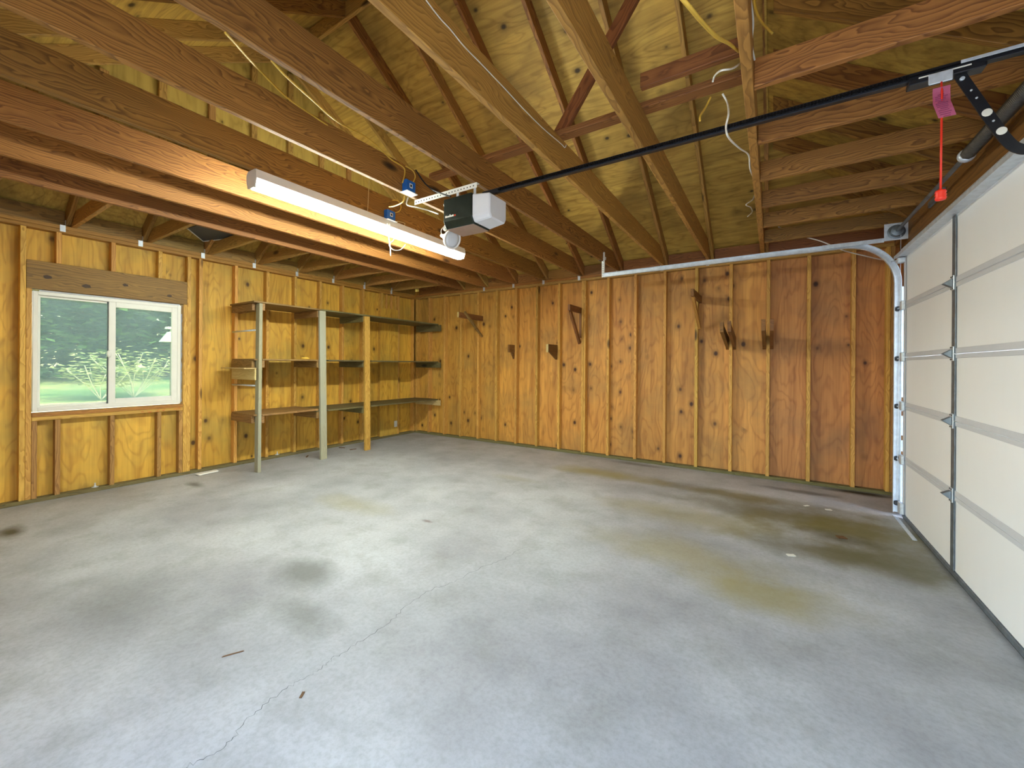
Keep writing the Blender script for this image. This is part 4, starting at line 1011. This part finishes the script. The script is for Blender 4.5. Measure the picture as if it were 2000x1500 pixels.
wire('twine', W([(721, 352, 0, -3.12), (720, 375, 0, -3.12), (718, 412, 0, -3.12)]), .003, M['twine'], 'thin tan string hanging down a joist beside the strip light', 'string')
wire('twine', W([(776, 432, 0, -3.1), (790, 436, 0, -3.09), (790, 440, 0, -3.09)]), .003, M['twine'], 'short string end by the strip light cord', 'string')

# ------------------------------------------------------------------ small things on the floor
def scrap(name, px, py, w, d, h, mat, label, cat, rot=0.0):
    p = at(px, py, 2, 0.0); bm = bmesh.new(); add_box(bm, -w / 2, w / 2, -d / 2, d / 2, .0006, h)
    bmesh.ops.subdivide_edges(bm, edges=bm.edges[:], cuts=2)
    for v in bm.verts: v.co.x += U(-.08, .08) * w; v.co.y += U(-.08, .08) * d; v.co.z = max(.0006, v.co.z + U(0, .3) * h * (1 if v.co.z > h * .5 else 0))
    return tag(mesh_obj(name, bm, M[mat], None, Matrix.Translation((p.x, p.y, 0)) @ Matrix.Rotation(rot, 4, 'Z')), label, cat)
scrap('paper_scrap', 404, 924, .09, .22, .012, 'paper', 'flat white scrap lying on the floor by the window wall', 'scrap', .2)
scrap('paper_scrap', 1618, 996, .05, .03, .004, 'paper', 'small white scrap on the floor before the dark panels', 'scrap', .3)
scrap('paper_scrap', 1575, 988, .06, .02, .003, 'paper', 'thin pale scrap on the floor nearer the bracket studs', 'scrap', .9)
scrap('paper_scrap', 1545, 1085, .05, .035, .004, 'paper', 'tiny grey scrap on the open floor before the track', 'scrap', .5)
scrap('wood_chip', 590, 1358, .010, .03, .004, 'leafbit', 'small brown wood chip on the concrete near the crack', 'chip', .6)
scrap('twig', 455, 1278, .004, .08, .004, 'leafbit', 'thin brown twig on the concrete floor', 'twig', -.5)
scrap('dry_leaf', 1643, 1050, .06, .05, .006, 'leafbit', 'dry brown leaf on the stained floor by the door', 'leaf', .4)
for i, (px, py) in enumerate(((668, 875), (690, 878), (600, 892))):
    scrap('dry_leaf', px, py, .10, .02, .008, 'leafbit', ['small dark debris piece behind the wide grey post', 'dark twig between the wide grey post and the orange post', 'small debris beside the foot of the wide grey post'][i], 'debris', .4 + i)

# floor crack
CR = [(1020, 1070), (985, 1092), (940, 1108), (880, 1140), (845, 1150), (800, 1180), (760, 1215), (700, 1255), (655, 1283), (632, 1300), (600, 1322), (560, 1345), (500, 1390), (455, 1440), (410, 1475), (360, 1500), (330, 1530)]
bm = bmesh.new(); prev = None
pts = spline([at(x, y, 2, 0.0) for x, y in CR], 8)
for i, p in enumerate(pts):
    d = (pts[min(i + 1, len(pts) - 1)] - pts[max(i - 1, 0)]).normalized(); nrm = Vector((-d.y, d.x, 0)); q = p + nrm * U(-.012, .012); w = U(.0005, .0014)
    row = [bm.verts.new((q.x + nrm.x * w, q.y + nrm.y * w, .0004)), bm.verts.new((q.x - nrm.x * w, q.y - nrm.y * w, .0004))]
    if prev: bm.faces.new((prev[0], prev[1], row[1], row[0]))
    prev = row
M['crack'] = plain('dark_crack_line', hx('#3f403e'), .9, 0, .2, 30, 0)
mesh_obj('floor_crack', bm, M['crack'], fl)

# ------------------------------------------------------------------ outdoors
GZ = -.12
bm = bmesh.new()
def gz(x): return GZ + max(0.0, min(-x, 22.0) - 7.0) * .07
xsg = [XW - .2, -7, -8, -10, -12, -13, -14, -15, -16, -18, -22, -30, -45]; ysg = [-20, -8, 0, 4, 8, 14, 30]
grid = [[bm.verts.new((x, y, gz(x))) for y in ysg] for x in xsg]
for i in range(len(xsg) - 1):
    for j in range(len(ysg) - 1): bm.faces.new((grid[i][j], grid[i][j + 1], grid[i + 1][j + 1], grid[i + 1][j]))
tag(mesh_obj('ground_lawn', bm, M['grass']), kind='structure')
box('ground_driveway_unseen', XW - .2, 20, -20, YN - .2, -.3, -.02, plain('unseen_driveway_concrete', hx('#b4b4ae'), .85, 0, .08, 8, .1), None, 0)['kind'] = 'structure'  # unseen ground outside the front opening, put there to bounce daylight in

def leaf_cluster(bm, c, n, rad, size, droop=.4):
    for _ in range(n):
        p = Vector((random.gauss(0, 1), random.gauss(0, 1), random.gauss(0, .6))) * rad + c
        a = U(0, 6.28); d = Vector((math.cos(a), math.sin(a), U(-droop, .15))).normalized()
        s = d.cross(Vector((U(-.4, .4), U(-.4, .4), 1))).normalized()
        L = size * U(.7, 1.3); w = L * .34
        v = [bm.verts.new(p), bm.verts.new(p + d * L * .5 + s * w), bm.verts.new(p + d * L + Vector((0, 0, -.1 * L))), bm.verts.new(p + d * L * .5 - s * w)]
        bm.faces.new(v)
def tree(x, y, h, spread, mat, label, nb=90, low=.7, leaf=.36, per=36):
    t = empty('garden_tree', (x, y, gz(x))); tag(t, label, 'tree', 'trees beyond the lawn')
    z0 = gz(x)
    bm = bmesh.new(); add_tube(bm, [(x, y, z0), (x + .05, y - .03, z0 + h * .4), (x, y, z0 + h * .95)], [.16, .11, .03], 10)
    tips = []
    for k in range(nb):
        f = low / h + (1 - low / h) * (k + U(0, 1)) / nb
        zz = z0 + h * f; a = k * 2.4 + U(-.3, .3); L = spread * (1 - f * .75) * U(.75, 1.1)
        p = Vector((x, y, zz)); q = p + Vector((math.cos(a) * L, math.sin(a) * L, L * U(-.25, .12)))
        if k % 2 == 0: add_tube(bm, [p, (p + q) / 2 + Vector((0, 0, .12)), q], [.035, .022, .008], 5)
        tips.append((p, q))
    mesh_obj('trunk', bm, M['bark'], t, smooth=True)
    bm = bmesh.new()
    for p, q in tips:
        for s in (.45, .7, .9, 1.0): leaf_cluster(bm, p.lerp(q, s), per // 3, .16 + .14 * s, leaf)
    mesh_obj('foliage', bm, M[mat], t)
    return t
def along(px, depth_x): 
    p = at(px, 700, 0, depth_x); return p.x, p.y
TREES = [(60, -20.5, 8, 2.5, 'leaf1', 'mid green tree at the near edge of the window view'), (130, -22, 9, 2.8, 'leaf2', 'blue green tree behind the left pane beside the mid green tree'),
         (195, -20.8, 7.5, 2.5, 'leaf1', 'dark leafy tree seen next to the meeting rail of the window'), (255, -21.5, 9, 2.8, 'leaf2', 'blue green tree filling the right pane'),
         (320, -20.5, 8.5, 2.6, 'leaf1', 'green tree at the far edge of the right pane'), (160, -28, 10, 3.4, 'leaf1', 'tall dark tree standing behind the other trees of the left pane'), (300, -28, 10, 3.4, 'leaf2', 'tall blue green tree standing behind the other trees of the right pane')]
for px, X, h, s, m, l in TREES:
    x, y = along(px, X); tree(x, y, h, s, m, l)
def shrub(px, X, h, label, n=9):
    x, y = along(px, X); z0 = gz(x)
    t = empty('garden_shrub', (x, y, z0)); tag(t, label, 'shrub', 'pale shrubs on the lawn')
    bm = bmesh.new(); bl = bmesh.new()
    for k in range(n):
        a = k * 2.4; L = h * U(.6, 1.0); d = Vector((math.cos(a) * .55, math.sin(a) * .8, 1)).normalized()
        p0 = Vector((x, y, z0)); p1 = p0 + d * L * .5 + Vector((U(-.1, .1), U(-.1, .1), 0)); p2 = p0 + d * L
        add_tube(bm, spline([p0, p1, p2], 4), .010, 5)
        for s in (.62, .8, 1.0): leaf_cluster(bl, p0.lerp(p2, s), 17, .13, .14, .1)
    mesh_obj('stems', bm, M['barkp'], t, smooth=True); mesh_obj('foliage', bl, M['leaf3'], t)
shrub(262, -14.7, 1.45, 'pale yellow green shrub with white stems behind the right pane', 12)
shrub(198, -14.5, 1.1, 'smaller pale shrub with bare white stems behind the left pane', 8)
fdx, fdy = along(334, -14.2)
pz_ = at(334, 668, 0, -14.2).z
BF = empty('white_roofed_form', (fdx, fdy, gz(fdx))); tag(BF, 'white roofed form on a post among the leaves', 'bird feeder')  # unclear white shape outdoors, modelled as a roofed form on a post
bm = bmesh.new(); add_tube(bm, [(fdx, fdy, gz(fdx)), (fdx, fdy, pz_)], .025, 8); mesh_obj('post', bm, M['bark'], BF)
bm = bmesh.new(); add_lathe(bm, [(0, .30), (.02, .29), (.28, .10), (.29, .0)], (fdx, fdy, pz_), (0, 0, 1), 4); mesh_obj('roof', bm, M['paper'], BF)
bm = bmesh.new(); add_lathe(bm, [(0, .16), (.06, .15), (.065, 0)], (fdx, fdy, pz_ + .36), (0, 0, 1), 4); mesh_obj('cap', bm, M['paper'], BF)
bm = bmesh.new(); add_tube(bm, [(fdx, fdy, pz_ + .28), (fdx, fdy, pz_ + .37)], .02, 6); mesh_obj('cap_stem', bm, M['paper'], BF)

# ------------------------------------------------------------------ light
w = bpy.data.worlds.new('daylight'); sc.world = w; w.use_nodes = True
nt = w.node_tree; bg = nt.nodes['Background']
sky = nt.nodes.new('ShaderNodeTexSky'); sky.sky_type = 'NISHITA'; sky.sun_disc = False; sky.sun_elevation = math.radians(50); sky.sun_rotation = math.radians(80); sky.air_density = 1.3; sky.dust_density = 1.2
nt.links.new(sky.outputs[0], bg.inputs[0]); bg.inputs[1].default_value = .82
sun = bpy.data.lights.new('sun', 'SUN'); sun.energy = 4.5; sun.angle = .02; sun.color = (1, .95, .86)
so = bpy.data.objects.new('sun', sun); link(so); so.rotation_euler = Vector((-.75, -.35, -1.0)).to_track_quat('-Z', 'Y').to_euler()
# the strip light as a lamp (the glowing tubes are its visible body)
# sky portals at the unseen front wall opening and the window
def portal(loc, rot, sx, sy):
    l = bpy.data.lights.new('portal', 'AREA'); l.shape = 'RECTANGLE'; l.size = sx; l.size_y = sy; l.cycles.is_portal = True
    o = bpy.data.objects.new('portal', l); link(o); o.location = loc; o.rotation_euler = rot
portal(((OX0 + OX1) / 2, YN - .1, OZ / 2), (math.pi / 2, 0, 0), OX1 - OX0, OZ)
portal((WX - .02, 1.45, 1.49), (0, -math.pi / 2, 0), 1.22, 1.2)

vs = sc.view_settings
vs.view_transform = 'Standard'; vs.look = 'None'; vs.gamma = 1.0; vs.use_curve_mapping = False
vs.exposure = 1.3
sc.cycles.max_bounces = 8; sc.cycles.diffuse_bounces = 5; sc.cycles.transparent_max_bounces = 16
sc.cycles.use_denoising = True
sc.cycles.sample_clamp_indirect = 8.0
